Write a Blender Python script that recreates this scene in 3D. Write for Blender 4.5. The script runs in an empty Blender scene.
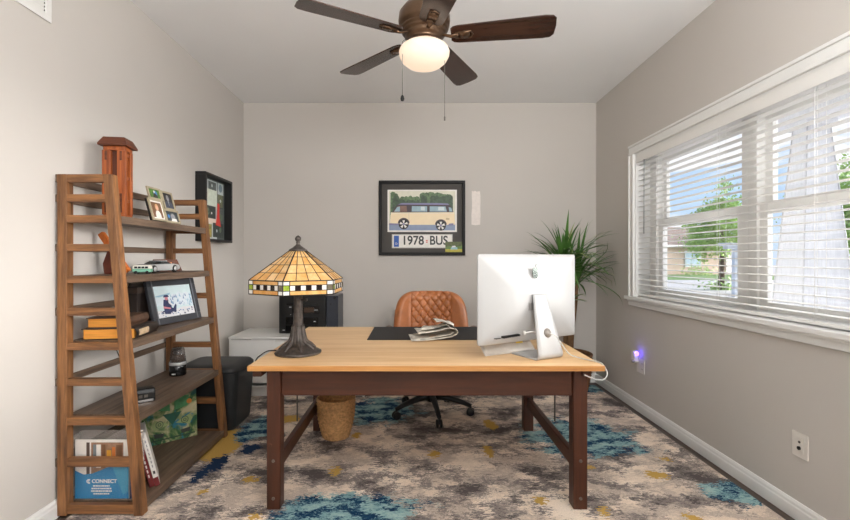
import bpy, bmesh, math, random
from mathutils import Vector, Matrix, noise as mnoise
PI = math.pi
S = bpy.context.scene
COL = S.collection
R = math.radians
rnd = random.Random(7)

# ------------------------------------------------------------------ helpers
def lin(c):
    return tuple((x/255/12.92 if x/255 <= 0.04045 else ((x/255+0.055)/1.055)**2.4) for x in c)

class NT:
    """small node-graph writer"""
    def __init__(s, tree): s.t = tree; s.n = tree.nodes; s.l = tree.links
    def new(s, typ, **kw):
        n = s.n.new(typ)
        for k, v in kw.items(): setattr(n, k, v)
        return n
    def put(s, sock, val):
        if hasattr(val, 'is_output'): s.l.new(val, sock)
        else:
            if isinstance(val, (tuple, list)) and len(val) == 3 and sock.type == 'RGBA': val = (*val, 1)
            sock.default_value = val
    def math(s, op, a, b=0.0, clamp=False):
        n = s.new('ShaderNodeMath', operation=op, use_clamp=clamp); s.put(n.inputs[0], a); s.put(n.inputs[1], b); return n.outputs[0]
    def vmath(s, op, a, b=(0,0,0)):
        n = s.new('ShaderNodeVectorMath', operation=op); s.put(n.inputs[0], a)
        if op == 'SCALE': s.put(n.inputs['Scale'], b)
        else: s.put(n.inputs[1], b)
        return n.outputs['Value'] if op == 'LENGTH' else n.outputs['Vector']
    def coord(s, kind='Object'): return s.new('ShaderNodeTexCoord').outputs[kind]
    def noise(s, vec, scale, detail=3, rough=0.55, dist=0.0, col=False):
        n = s.new('ShaderNodeTexNoise'); s.put(n.inputs['Vector'], vec)
        n.inputs['Scale'].default_value = scale; n.inputs['Detail'].default_value = detail
        n.inputs['Roughness'].default_value = rough; n.inputs['Distortion'].default_value = dist
        return n.outputs['Color' if col else 'Fac']
    def ramp(s, fac, stops, interp='LINEAR'):
        n = s.new('ShaderNodeValToRGB'); s.put(n.inputs['Fac'], fac); cr = n.color_ramp; cr.interpolation = interp
        while len(cr.elements) < len(stops): cr.elements.new(0.5)
        for e, (p, c) in zip(cr.elements, stops):
            e.position = p; e.color = (*c, 1) if len(c) == 3 else c
        return n.outputs['Color']
    def mix(s, fac, a, b, blend='MIX'):
        n = s.new('ShaderNodeMix', data_type='RGBA', blend_type=blend)
        s.put(n.inputs[0], fac); s.put(n.inputs[6], a); s.put(n.inputs[7], b); return n.outputs[2]
    def step(s, v, lo, hi):
        n = s.new('ShaderNodeMapRange'); n.interpolation_type = 'SMOOTHSTEP'
        s.put(n.inputs['Value'], v); n.inputs['From Min'].default_value = lo; n.inputs['From Max'].default_value = hi
        return n.outputs['Result']

def base_mat(name):
    m = bpy.data.materials.new(name); m.use_nodes = True
    t = NT(m.node_tree); b = m.node_tree.nodes['Principled BSDF']
    return m, t, b

def mat(name, rgb, rough=0.6, metal=0.0, var=0.06, scale=20, bump=0.0, bscale=200, emit=None, estr=1.0, coat=0.0, spec=0.5, stretch=(1,1,1), srgb=True):
    m, t, b = base_mat(name)
    c = lin(rgb) if srgb else rgb
    v = t.vmath('MULTIPLY', t.coord(), stretch)
    n = t.noise(v, scale, 4)
    col = t.ramp(n, [(0.3, tuple(x*(1-var) for x in c)), (0.7, tuple(min(1, x*(1+var)) for x in c))])
    t.put(b.inputs['Base Color'], col)
    b.inputs['Roughness'].default_value = rough; b.inputs['Metallic'].default_value = metal
    b.inputs['Coat Weight'].default_value = coat; b.inputs['Specular IOR Level'].default_value = spec
    if bump:
        bn = t.new('ShaderNodeBump'); bn.inputs['Strength'].default_value = bump; bn.inputs['Distance'].default_value = 0.002
        t.put(bn.inputs['Height'], t.noise(v, bscale, 2)); t.put(b.inputs['Normal'], bn.outputs[0])
    if emit:
        b.inputs['Emission Color'].default_value = (*lin(emit), 1); b.inputs['Emission Strength'].default_value = estr
    return m

def wood(name, dark, light, axis='x', scale=6.0, rough=0.5, bump=0.15, streak=14.0, rings=0.5, wear=None):
    m, t, b = base_mat(name)
    st = {'x': (1, streak, streak), 'y': (streak, 1, streak), 'z': (streak, streak, 1)}[axis]
    v = t.vmath('MULTIPLY', t.coord(), st)
    oi = t.new('ShaderNodeObjectInfo')
    v = t.vmath('ADD', v, t.vmath('SCALE', (7.3, 3.1, 5.7), oi.outputs['Random']))
    n1 = t.noise(v, scale*0.45, 4, 0.55, 0.6)
    n2 = t.noise(v, scale*2.6, 3, 0.6)
    f = t.math('ADD', t.math('MULTIPLY', n1, 1-rings*0.5), t.math('MULTIPLY', n2, rings*0.5))
    mid = tuple((a+c)/2 for a, c in zip(lin(dark), lin(light)))
    col = t.ramp(f, [(0.33, lin(dark)), (0.5, mid), (0.66, lin(light))])
    if wear:
        w = t.step(t.noise(t.coord(), 9, 5, 0.7), 0.66, 0.72)
        col = t.mix(t.math('MULTIPLY', w, 0.55), col, lin(wear))
    t.put(b.inputs['Base Color'], col); b.inputs['Roughness'].default_value = rough
    bn = t.new('ShaderNodeBump'); bn.inputs['Strength'].default_value = bump; bn.inputs['Distance'].default_value = 0.001
    t.put(bn.inputs['Height'], n2); t.put(b.inputs['Normal'], bn.outputs[0])
    return m

class MB:
    """collects faces and links them as ONE mesh object"""
    def __init__(s): s.v = []; s.f = []; s.m = []; s.s = []
    def add(s, vs, fs, mi=0, smooth=False, M=None):
        o = len(s.v)
        s.v += [(M @ Vector(p)) if M is not None else Vector(p) for p in vs]
        for i, f in enumerate(fs):
            s.f.append([k+o for k in f]); s.m.append(mi[i] if isinstance(mi, list) else mi); s.s.append(smooth)
        return s
    def hexa(s, p, mi=0, M=None):
        return s.add(p, [(0,3,2,1),(4,5,6,7),(0,1,5,4),(1,2,6,5),(2,3,7,6),(3,0,4,7)], mi, False, M)
    def box(s, x0, x1, y0, y1, z0, z1, mi=0, M=None):
        return s.hexa([(x0,y0,z0),(x1,y0,z0),(x1,y1,z0),(x0,y1,z0),(x0,y0,z1),(x1,y0,z1),(x1,y1,z1),(x0,y1,z1)], mi, M)
    def prism(s, poly, axis, a, b, mi=0, M=None, smooth=False):
        mk = {'x': lambda p, q: (q, p[0], p[1]), 'y': lambda p, q: (p[0], q, p[1]), 'z': lambda p, q: (p[0], p[1], q)}[axis]
        n = len(poly); vs = [mk(p, a) for p in poly] + [mk(p, b) for p in poly]
        fs = [tuple(range(n))[::-1], tuple(range(n, 2*n))] + [(i, (i+1) % n, n+(i+1) % n, n+i) for i in range(n)]
        return s.add(vs, fs, mi, smooth, M)
    def poly(s, pts, y, mi=0, M=None):
        return s.add([(p[0], y, p[1]) for p in pts], [tuple(range(len(pts)))], mi, False, M)
    def disc(s, c, r, y, mi=0, n=20, M=None, ry=None):
        return s.poly([(c[0]+r*math.cos(2*PI*k/n), c[1]+(ry or r)*math.sin(2*PI*k/n)) for k in range(n)], y, mi, M)
    def lathe(s, prof, c=(0,0,0), seg=32, mi=0, smooth=True, M=None, fr=None):
        vs = []; n = len(prof)
        for i in range(seg):
            a = 2*PI*i/seg
            for r, z in prof:
                k = fr(a, z) if fr else 1.0
                vs.append((c[0]+r*k*math.cos(a), c[1]+r*k*math.sin(a), c[2]+z))
        fs = []
        for i in range(seg):
            j = (i+1) % seg
            for k in range(n-1): fs.append((i*n+k, j*n+k, j*n+k+1, i*n+k+1))
        if prof[0][0] > 1e-5: fs.append(tuple(i*n for i in range(seg))[::-1])
        if prof[-1][0] > 1e-5: fs.append(tuple(i*n+n-1 for i in range(seg)))
        return s.add(vs, fs, mi, smooth, M)
    def tube(s, pts, r, seg=10, mi=0, M=None, smooth=True, flat=1.0):
        pts = [Vector(p) for p in pts]; n = len(pts); vs = []
        up = None
        for i, p in enumerate(pts):
            d = (pts[min(i+1, n-1)] - pts[max(i-1, 0)]).normalized()
            if up is None: up = Vector((0,0,1)) if abs(d.z) < 0.9 else Vector((1,0,0))
            a = d.cross(up)
            if a.length < 1e-4: a = d.orthogonal()
            a.normalize(); b = a.cross(d).normalized(); up = b
            rr = r[i] if isinstance(r, (list, tuple)) else r
            for k in range(seg):
                t = 2*PI*k/seg
                vs.append(p + a*rr*math.cos(t) + b*rr*flat*math.sin(t))
        fs = []
        for i in range(n-1):
            for k in range(seg):
                j = (k+1) % seg
                fs.append((i*seg+k, i*seg+j, (i+1)*seg+j, (i+1)*seg+k))
        fs.append(tuple(range(seg))[::-1]); fs.append(tuple((n-1)*seg+k for k in range(seg)))
        return s.add(vs, fs, mi, smooth, M)
    def grid(s, nu, nv, fn, mi=0, smooth=True, M=None):
        vs = [fn(i/nu, j/nv) for i in range(nu+1) for j in range(nv+1)]
        fs = [(i*(nv+1)+j, (i+1)*(nv+1)+j, (i+1)*(nv+1)+j+1, i*(nv+1)+j+1) for i in range(nu) for j in range(nv)]
        return s.add(vs, fs, mi, smooth, M)
    def ball(s, c, r, mi=0, seg=16, M=None):
        rr = r if isinstance(r, (tuple, list)) else (r, r, r)
        n = seg//2; vs = []
        prof = [(max(1e-6, math.sin(PI*k/n)), -math.cos(PI*k/n)) for k in range(n+1)]
        MM = Matrix.Translation(c) @ Matrix.Diagonal((*rr, 1))
        return s.lathe(prof, (0,0,0), seg, mi, True, (M @ MM) if M is not None else MM)
    def build(s, name, mats, parent=None, bevel=0.0, loc=(0,0,0), rot=(0,0,0), solid=0.0, fix=True, seg=2):
        me = bpy.data.meshes.new(name)
        me.from_pydata([tuple(v) for v in s.v], [], s.f)
        if not isinstance(mats, (list, tuple)): mats = [mats]
        for m in mats: me.materials.append(m)
        for p, mi, sm in zip(me.polygons, s.m, s.s): p.material_index = mi; p.use_smooth = sm
        if fix:
            bm = bmesh.new(); bm.from_mesh(me); bmesh.ops.recalc_face_normals(bm, faces=bm.faces); bm.to_mesh(me); bm.free()
        me.update()
        o = bpy.data.objects.new(name, me); COL.objects.link(o)
        o.location = loc; o.rotation_euler = rot
        if parent is not None: o.parent = parent
        if solid:
            d = o.modifiers.new('solid', 'SOLIDIFY'); d.thickness = solid; d.offset = 0
        if bevel:
            d = o.modifiers.new('bevel', 'BEVEL'); d.width = bevel; d.segments = seg; d.limit_method = 'ANGLE'; d.angle_limit = R(40)
        return o

def tag(o, label=None, cat=None, group=None, kind=None):
    if label: o['label'] = label
    if cat: o['category'] = cat
    if group: o['group'] = group
    if kind: o['kind'] = kind
    return o
def thing(name, label, cat, loc=(0,0,0), rz=0.0, group=None, kind=None):
    o = bpy.data.objects.new(name, None); COL.objects.link(o); o.empty_display_size = 0.1
    o.location = loc; o.rotation_euler = (0, 0, rz)
    return tag(o, label, cat, group, kind)
def struct(o): o['kind'] = 'structure'; return o
def spline(pts, n=8):
    P = [Vector(p) for p in pts]; P = [P[0]*2-P[1]] + P + [P[-1]*2-P[-2]]; out = []
    for i in range(1, len(P)-2):
        for k in range(n):
            t = k/n; a, b, c, d = P[i-1:i+3]
            out.append(0.5*((2*b) + (c-a)*t + (2*a-5*b+4*c-d)*t*t + (3*b-a-3*c+d)*t*t*t))
    return out + [P[-2]]
def text(name, body, size, m, parent, loc, rot=(R(90), 0, 0), sx=1.0, ext=0.0004, align='CENTER', bold=0.0):
    cu = bpy.data.curves.new(name, 'FONT'); cu.body = body; cu.size = size; cu.extrude = ext; cu.align_x = align; cu.align_y = 'CENTER'; cu.offset = bold
    tmp = bpy.data.objects.new(name+'_curve', cu); COL.objects.link(tmp)
    bpy.context.view_layer.update()
    me = bpy.data.meshes.new_from_object(tmp.evaluated_get(bpy.context.evaluated_depsgraph_get()))
    bpy.data.objects.remove(tmp); bpy.data.curves.remove(cu)
    me.materials.clear(); me.materials.append(m); me.name = name
    for v in me.vertices: v.co.x *= sx
    o = bpy.data.objects.new(name, me); COL.objects.link(o); o.location = loc; o.rotation_euler = rot
    if parent is not None: o.parent = parent
    return o
def rrect(x0, x1, z0, z1, r, n=5):
    out = []
    for cx, cz, a0 in ((x1-r, z1-r, 0), (x0+r, z1-r, 90), (x0+r, z0+r, 180), (x1-r, z0+r, 270)):
        for k in range(n+1):
            a = R(a0+90*k/n); out.append((cx+r*math.cos(a), cz+r*math.sin(a)))
    return out
def frame_mb(w, h, b, d, mi=0, M=None, mb=None, z0=0.0, lip=0.0):
    """rectangular frame in x-z, centred on x, standing on z0, depth d towards -y"""
    mb = mb or MB()
    x0, x1, z1 = -w/2, w/2, z0+h
    mb.box(x0, x1, -d, 0, z0, z0+b, mi, M); mb.box(x0, x1, -d, 0, z1-b, z1, mi, M)
    mb.box(x0, x0+b, -d, 0, z0+b, z1-b, mi, M); mb.box(x1-b, x1, -d, 0, z0+b, z1-b, mi, M)
    return mb

# ------------------------------------------------------------------ view
CAMZ = 1.207
cam_d = bpy.data.cameras.new('camera'); cam = bpy.data.objects.new('camera', cam_d); COL.objects.link(cam)
cam.location = (0, 0, CAMZ); cam.rotation_euler = (R(90), 0, 0)
cam_d.sensor_width = 36.0; cam_d.lens = 440/850*36; cam_d.shift_x = 10/850; cam_d.shift_y = -1.5/850; cam_d.clip_start = 0.02; cam_d.clip_end = 300
S.camera = cam
vs = S.view_settings; vs.view_transform = 'Standard'; vs.look = 'None'; vs.gamma = 1.0; vs.use_curve_mapping = False; vs.exposure = 0.1
S.cycles.use_denoising = True; S.cycles.max_bounces = 10; S.cycles.diffuse_bounces = 6; S.cycles.transparent_max_bounces = 16
S.cycles.sample_clamp_indirect = 6.0

# ------------------------------------------------------------------ materials
def wall_mat(name, rgb):
    m, t, b = base_mat(name); c = lin(rgb)
    n = t.noise(t.coord(), 1.3, 2)
    t.put(b.inputs['Base Color'], t.ramp(n, [(0.3, tuple(x*0.985 for x in c)), (0.7, tuple(x*1.015 for x in c))]))
    b.inputs['Roughness'].default_value = 0.75; b.inputs['Specular IOR Level'].default_value = 0.25
    bn = t.new('ShaderNodeBump'); bn.inputs['Strength'].default_value = 0.05; bn.inputs['Distance'].default_value = 0.001
    t.put(bn.inputs['Height'], t.noise(t.coord(), 160, 2)); t.put(b.inputs['Normal'], bn.outputs[0])
    return m
M_wall = wall_mat('wall_paint', (197, 192, 186))
M_ceil = wall_mat('ceiling_paint', (238, 239, 240))
M_trim = mat('white_trim_paint', (232, 232, 230), 0.35, var=0.01)
M_patch = mat('spackle', (232, 224, 218), 0.8, var=0.05, scale=40)
M_floorwood = wood('dark_floor_wood', (52, 42, 36), (84, 68, 58), 'y', 5)
M_shelf = wood('bookshelf_wood', (82, 52, 29), (158, 108, 64), 'z', 7, 0.55)
M_shelfx = wood('bookshelf_wood_cross', (82, 52, 29), (158, 108, 64), 'x', 7, 0.55)
M_shelfy = wood('bookshelf_board_wood', (80, 64, 52), (122, 100, 82), 'y', 7, 0.5)
M_top = wood('desk_top_wood', (208, 166, 116), (232, 196, 150), 'x', 3.2, 0.42, 0.06, 12, 0.4)
M_desk = wood('desk_dark_wood', (56, 28, 15), (80, 41, 23), 'x', 5, 0.42, 0.1, 12)
M_deskz = wood('desk_leg_wood', (56, 28, 15), (80, 41, 23), 'z', 5, 0.42, 0.1, 12, wear=(150, 105, 75))
M_alu = mat('brushed_aluminium', (168, 167, 166), 0.5, 0.12, var=0.01)
M_alud = mat('grey_aluminium', (150, 148, 145), 0.35, 0.5, var=0.02)
M_black = mat('black_plastic', (13, 13, 14), 0.4, var=0.1)
M_blackm = mat('black_matte', (18, 18, 19), 0.75, var=0.1)
M_mat = mat('desk_mat_leather', (26, 26, 28), 0.7, var=0.12, scale=60, bump=0.2)
M_white = mat('white_lacquer', (226, 225, 222), 0.35, var=0.01)
M_whitep = mat('white_plastic', (232, 231, 228), 0.4, var=0.01)
M_bronze = mat('bronze', (80, 73, 68), 0.42, 0.55, var=0.4, scale=45, bump=0.6, bscale=60)
M_fanm = mat('fan_bronze', (98, 76, 58), 0.32, 0.8, var=0.15)
M_blade = wood('fan_blade_walnut', (40, 26, 20), (66, 42, 32), 'x', 6, 0.2)
M_chrome = mat('chrome', (200, 200, 200), 0.12, 1.0, var=0.02)
M_steel = mat('dark_steel', (110, 106, 100), 0.4, 0.7, var=0.05)
M_leather = mat('cognac_leather', (172, 104, 58), 0.38, var=0.16, scale=14, bump=0.15, bscale=300, spec=0.6)
M_leaf = mat('plant_leaf_green', (78, 120, 54), 0.42, var=0.45, scale=6)
M_leaf2 = mat('plant_leaf_pale', (150, 165, 100), 0.45, var=0.3, scale=6)
M_cane = mat('plant_cane_bark', (112, 82, 52), 0.8, var=0.3, scale=30)
M_soil = mat('soil', (50, 38, 30), 0.95, var=0.3, scale=60)
M_wicker = mat('wicker', (192, 148, 98), 0.7, var=0.35, scale=60)
M_glasswin, t, b = base_mat('window_glass')
tr = t.new('ShaderNodeBsdfTransparent'); gl = t.new('ShaderNodeBsdfGlossy'); gl.inputs['Roughness'].default_value = 0.02
mx = t.new('ShaderNodeMixShader'); mx.inputs[0].default_value = 0.05
t.l.new(tr.outputs[0], mx.inputs[1]); t.l.new(gl.outputs[0], mx.inputs[2]); t.l.new(mx.outputs[0], M_glasswin.node_tree.nodes['Material Output'].inputs[0])
def clear_mat(name, tint, fac, rough=0.1):
    m, t, b = base_mat(name)
    tr = t.new('ShaderNodeBsdfTransparent'); mx = t.new('ShaderNodeMixShader'); mx.inputs[0].default_value = fac
    t.put(b.inputs['Base Color'], t.ramp(t.noise(t.coord(), 18, 2), [(0.3, tuple(x*0.9 for x in lin(tint))), (0.7, lin(tint))])); b.inputs['Roughness'].default_value = rough
    t.l.new(tr.outputs[0], mx.inputs[1]); t.l.new(b.outputs[0], mx.inputs[2]); t.l.new(mx.outputs[0], m.node_tree.nodes['Material Output'].inputs[0])
    return m
M_clear = clear_mat('clear_plastic', (226, 216, 208), 0.28)
M_sleeve = clear_mat('milky_plastic', (226, 220, 212), 0.6, 0.25)

def rug_mat():
    m, t, b = base_mat('abstract_rug')
    co = t.coord()
    jit = t.vmath('SCALE', t.vmath('SUBTRACT', t.noise(t.vmath('MULTIPLY', co, (0.6, 1.3, 1)), 46, 2, 0.7, col=True), (0.5, 0.5, 0.5)), 0.13)
    co2 = t.vmath('ADD', co, jit)
    streak = t.vmath('MULTIPLY', co2, (0.75, 1.15, 1))
    n1 = t.noise(streak, 3.0, 7, 0.68, 0.3)
    n2 = t.noise(t.vmath('ADD', streak, (11.3, 4.2, 0)), 4.2, 8, 0.76)
    n3 = t.noise(t.vmath('ADD', streak, (3.1, 17.7, 0)), 7.5, 6, 0.7)
    cream, beige, taupe, grey, dgrey = [lin(c) for c in ((244, 228, 210), (226, 208, 190), (182, 167, 155), (140, 130, 125), (92, 85, 83))]
    col = t.ramp(n1, [(0.38, cream), (0.47, beige), (0.525, taupe), (0.60, beige)])
    g = t.step(n2, 0.492, 0.508); col = t.mix(g, col, grey)
    g = t.step(n2, 0.558, 0.570); col = t.mix(g, col, dgrey)
    def blobs(lst, pert, amt):
        best = None
        for (cx, cy, rx, ry) in lst:
            d = t.vmath('LENGTH', t.vmath('DIVIDE', t.vmath('SUBTRACT', t.vmath('MULTIPLY', co2, (1, 1, 0)), (cx, cy, 0)), (rx, ry, 1)))
            f = t.math('SUBTRACT', 1.0, d)
            best = f if best is None else t.math('MAXIMUM', best, f)
        return t.math('ADD', best, t.math('MULTIPLY', t.math('SUBTRACT', pert, 0.5), amt))
    mus = blobs([(-1.27, 2.88, .17, .30), (-1.08, 3.15, .08, .12), (-0.95, 3.3, .10, .10), (0.55, 3.2, .05, .14), (0.12, 2.72, .05, .05), (1.35, 2.45, .07, .05), (-1.1, 2.28, .03, .03), (-0.45, 2.5, .04, .06), (0.62, 2.2, .04, .03), (1.0, 2.55, .04, .03), (0.46, 2.75, .03, .12), (-.75, 2.05, .03, .05), (1.5, 2.65, .05, .03), (1.3, 2.05, .05, .03), (-.4, 3.0, .04, .06), (-.9, 2.4, .05, .03), (.9, 2.1, .03, .04)], n3, 1.6)
    col = t.mix(t.step(mus, 0.12, 0.2), col, lin((196, 158, 84)))
    blue = blobs([(-0.33, 2.08, .46, .24), (1.12, 2.98, .46, .42), (1.66, 2.27, .19, .17), (1.68, 4.15, .3, .25), (-0.28, 3.5, .34, .40), (-1.12, 3.12, .15, .30), (-2.0, 0.8, .9, .4), (1.0, 0.9, .5, .4)], n3, 2.3)
    bm_ = t.step(blue, 0.2, 0.27)
    n4 = t.noise(t.vmath('MULTIPLY', co2, (1.0, 1.9, 1)), 8, 5, 0.7)
    bcol = t.ramp(n4, [(0.40, lin((22, 50, 80))), (0.47, lin((34, 74, 102))), (0.51, lin((126, 162, 166))), (0.66, lin((166, 192, 188)))])
    col = t.mix(bm_, col, bcol)
    navy = blobs([(-1.16, 2.60, .06, .12), (-1.05, 2.80, .06, .08), (-1.2, 2.45, .04, .10), (-.93, 3.0, .05, .05)], n2, 2.2)
    col = t.mix(t.step(navy, 0.10, 0.16), col, lin((34, 52, 78)))
    fine = t.noise(t.vmath('MULTIPLY', co, (1, 1.6, 1)), 150, 2, 0.6)
    col = t.mix(0.35, col, t.mix(1.0, col, t.ramp(fine, [(0.3, (0.55,)*3), (0.7, (1.35,)*3)]), 'MULTIPLY'))
    t.put(b.inputs['Base Color'], col); b.inputs['Roughness'].default_value = 0.95; b.inputs['Specular IOR Level'].default_value = 0.1
    bn = t.new('ShaderNodeBump'); bn.inputs['Strength'].default_value = 0.4; bn.inputs['Distance'].default_value = 0.003
    t.put(bn.inputs['Height'], t.noise(co, 260, 2)); t.put(b.inputs['Normal'], bn.outputs[0])
    return m
M_rug = rug_mat()

# ------------------------------------------------------------------ the room shell
XL, XR, YB, YF, H = -1.69, 1.785, 4.337, -2.4, 2.74
FZ = -0.010                                            # hard floor; the rug's pile ends at z = 0
struct(MB().box(XL-.3, XR+.2, YF-.1, YB+.1, FZ-.1, FZ).build('floor', M_floorwood))
struct(MB().box(XL-.3, XR+.2, YF-.1, YB+.1, H, H+.12).build('ceiling', M_ceil))
wb = struct(MB().box(XL-.1, XR+.2, YB, YB+.1, FZ, H).build('wall_back', M_wall))
struct(MB().box(XL-.1, XL, YF, YB, FZ, H).build('wall_left', M_wall))
struct(MB().box(XL-.1, XR+.2, YF-.1, YF, FZ, H).build('wall_front', M_wall))
WY0, WY1, WZ0, WZ1 = 0.415, 3.57, 0.885, 2.055
w = MB()
w.box(XR, XR+.2, YF, WY0, FZ, H); w.box(XR, XR+.2, WY1, YB, FZ, H); w.box(XR, XR+.2, WY0, WY1, FZ, WZ0); w.box(XR, XR+.2, WY0, WY1, WZ1, H)
struct(w.build('wall_right', M_wall))
# spackled repair on the back wall
pts = []
for k in range(22):
    a = 2*PI*k/22; x = 0.6015+0.043*max(-1, min(1, 1.5*math.cos(a)))+rnd.uniform(-.004, .004); z = 1.705+0.165*max(-1, min(1, 1.35*math.sin(a)))+rnd.uniform(-.006, .006)
    pts.append((x, z))
MB().prism(pts, 'y', YB-.0015, YB+.001).build('repair_patch', M_patch, wb)['label'] = 'pale unpainted spackle patch'

BP = [(0, 0), (.014, 0), (.014, .055), (.011, .062), (.011, .074), (.006, .086), (0, .086)]    # baseboard profile (out, up)
struct(MB().prism([(XR-p, FZ+q) for p, q in BP], 'y', YF, YB).build('baseboard_right', M_trim))
struct(MB().prism([(XL+p, FZ+q) for p, q in BP], 'y', YF, YB).build('baseboard_left', M_trim))
struct(MB().prism([(YB-p, FZ+q) for p, q in BP], 'x', XL, XR).build('baseboard_back', M_trim))

# window casing (trim_1), sill and apron (trim_2), reveal (trim_3)
cs = MB()
def casing(a0, a1, b0, b1, vert, flip):
    # stepped profile across the 8 cm width: outer thick bead, flat, inner bead
    for (q0, q1, th) in ((0, .018, .022), (.018, .060, .014), (.060, .078, .018)):
        if vert:
            y0, y1 = (a0-q1, a0-q0) if flip else (a0+q0, a0+q1)
            cs.box(XR-th, XR, y0, y1, b0, b1)
        else: cs.box(XR-th, XR, a0, a1, b1-q1, b1-q0)
casing(WY1+.078, 0, WZ0+.015, WZ1, True, True)
casing(WY0-.078, 0, WZ0+.015, WZ1, True, False)
casing(WY0-.078, WY1+.078, 0, WZ1+.078, False, False)
struct(cs.build('trim_1', M_trim, bevel=.003))
sl = MB(); sl.box(XR-.045, XR+.12, WY0-.10, WY1+.10, WZ0-.012, WZ0+.015)
sl.box(XR-.018, XR, WY0-.08, WY1+.08, WZ0-.062, WZ0-.012); sl.box(XR-.026, XR, WY0-.085, WY1+.085, WZ0-.028, WZ0-.012)
struct(sl.build('trim_2', M_trim, bevel=.004))
rv = MB(); rv.box(XR-.001, XR+.2, WY1-.012, WY1, WZ0+.015, WZ1); rv.box(XR-.001, XR+.2, WY0, WY0+.012, WZ0+.015, WZ1); rv.box(XR-.001, XR+.2, WY0+.012, WY1-.012, WZ1-.012, WZ1)
struct(rv.build('trim_3', M_trim))
ub = [(2.503, WY1-.012, .057, .10), (1.48, 2.503, .057, .057), (WY0+.012, 1.48, .10, .057)]  # last unit is out of view, added to let in more daylight
for k, (u0, u1, m0, m1) in enumerate(ub):
    f = MB()
    zt, zb = WZ1-.012, WZ0+.015
    f.box(1.90, 1.985, u0, u0+m0, zb, zt); f.box(1.90, 1.985, u1-m1, u1, zb, zt); f.box(1.90, 1.985, u0+m0, u1-m1, zt-.025, zt); f.box(1.90, 1.985, u0+m0, u1-m1, zb, zb+.02)
    win = struct(f.build('window_%d' % (k+1), M_white, bevel=.003))
    g0, g1 = u0+m0, u1-m1
    for (nm, x0, x1, z0, z1, sd, rb, rt) in (('upper_sash', 1.948, 1.975, 1.46, zt-.025, .05, .055, .045), ('lower_sash', 1.915, 1.942, zb+.02, 1.51, .055, .05, .06)):
        s_ = MB(); s_.box(x0, x1, g0, g0+sd, z0, z1); s_.box(x0, x1, g1-sd, g1, z0, z1); s_.box(x0, x1, g0+sd, g1-sd, z0, z0+rb); s_.box(x0, x1, g0+sd, g1-sd, z1-rt, z1)
        so = s_.build(nm, M_white, win, bevel=.003)
        MB().box((x0+x1)/2-.002, (x0+x1)/2+.002, g0+sd-.005, g1-sd+.005, z0+rb-.005, z1-rt+.005).build('pane', M_glasswin, so)

# the wooden blind in front of the window
bl = thing('window_blind', 'wide white horizontal slatted blind covering the window on the right wall', 'blind', (1.825, 2.0, WZ0+.015))
SL0, SL1 = WY0+.02-2.0, WY1-.02-2.0
m_ = MB(); m_.box(-.034, .03, SL0, SL1, 1.09, 1.143); m_.box(-.040, -.034, SL0, SL1, 1.075, 1.148); m_.build('headrail', M_whitep, bl, bevel=.003)
m_ = MB()
for k in range(25):
    z = .055+k*.0418
    prof = [(-.025, z-.0022), (-.0125, z), (0, z+.0008), (.0125, z), (.025, z-.0022), (.025, z+.0006), (.0125, z+.0028), (0, z+.0036), (-.0125, z+.0028), (-.025, z+.0006)]
    m_.prism(prof, 'y', SL0, SL1)
m_.build('slats', M_whitep, bl)
MB().box(-.026, .026, SL0, SL1, .008, .026).build('bottom_rail', M_whitep, bl, bevel=.004)
for y in (1.28, .62, -.02, -.62, -1.25):
    m_ = MB()
    for x in (-.0265, .0265): m_.tube([(x, y, .02), (x, y, 1.10)], .0011, 6)
    m_.tube([(0, y+.015, .02), (0, y+.015, 1.10)], .0009, 6)
    m_.build('ladder_cord', M_whitep, bl)
MB().tube([(-.044, 1.42, 1.08), (-.046, 1.42, .50)], .0045, 8).build('tilt_wand', mat('wand_grey', (150, 150, 150), .3), bl)
M_out = mat('outlet_white', (222, 217, 210), 0.4, var=0.01)
# ------------------------------------------------------------------ rug
rug = MB().box(-1.62, 1.715, -1.0, 4.2, FZ, 0).build('rug', M_rug, bevel=.003)
tag(rug, 'large abstract beige and grey rug with blue and mustard patches on the floor', 'rug')

# ------------------------------------------------------------------ desk
DZ = 0.706
dk = thing('desk', 'long wooden desk with light maple top and dark brown legs', 'desk', (0.052, 2.62, 0))
def L(x0, x1, y0, y1): return x0-.052, x1-.052, y0-2.62, y1-2.62
def dbox(name, x0, x1, y0, y1, z0, z1, m, bev=.004):
    return MB().box(*L(x0, x1, y0, y1), z0, z1).build(name, m, dk, bevel=bev)
dbox('front_edge', -.782, .886, 2.05, 2.0535, .681, DZ-.0005, wood('desk_edge_wood', (168, 112, 58), (202, 148, 86), 'x', 4, .45), .001)['label'] = 'darker honey coloured front edge'
dbox('tabletop', -.782, .886, 2.0535, 3.225, .681, DZ, M_top, .004)
for (x0, x1) in ((-.713, -.647), (.761, .829)):
    for (y0, y1) in ((2.112, 2.18), (3.074, 3.142)): 
        lg = dbox('leg', x0, x1, y0, y1, 0, .681, M_deskz, .005)
        if y0 < 3:
            for z in (.055, .235): MB().lathe([(.0045, 0), (.0075, 0), (.0075, .004), (.0045, .004)], seg=14, M=Matrix.Translation(((x0+x1)/2-.052, y0-2.62, z)) @ Matrix.Rotation(R(90), 4, 'X')).build('bolt_ring', M_steel, lg)
dbox('front_apron', -.647, .761, 2.128, 2.158, .543, .681, M_desk)
dbox('rear_apron', -.647, .761, 3.10, 3.13, .543, .681, M_desk)
for x in (-.70, .79): dbox('side_apron', x, x+.03, 2.18, 3.074, .543, .681, M_desk)
for x in (-.772, .80): dbox('top_cleat', x, x+(.045 if x < 0 else .03), 2.085, 3.17, .645, .681, M_desk, .006)
for x0 in (-.695, .782): dbox('stretcher', x0, x0+.03, 2.18, 3.074, .165, .235, M_desk)
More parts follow.
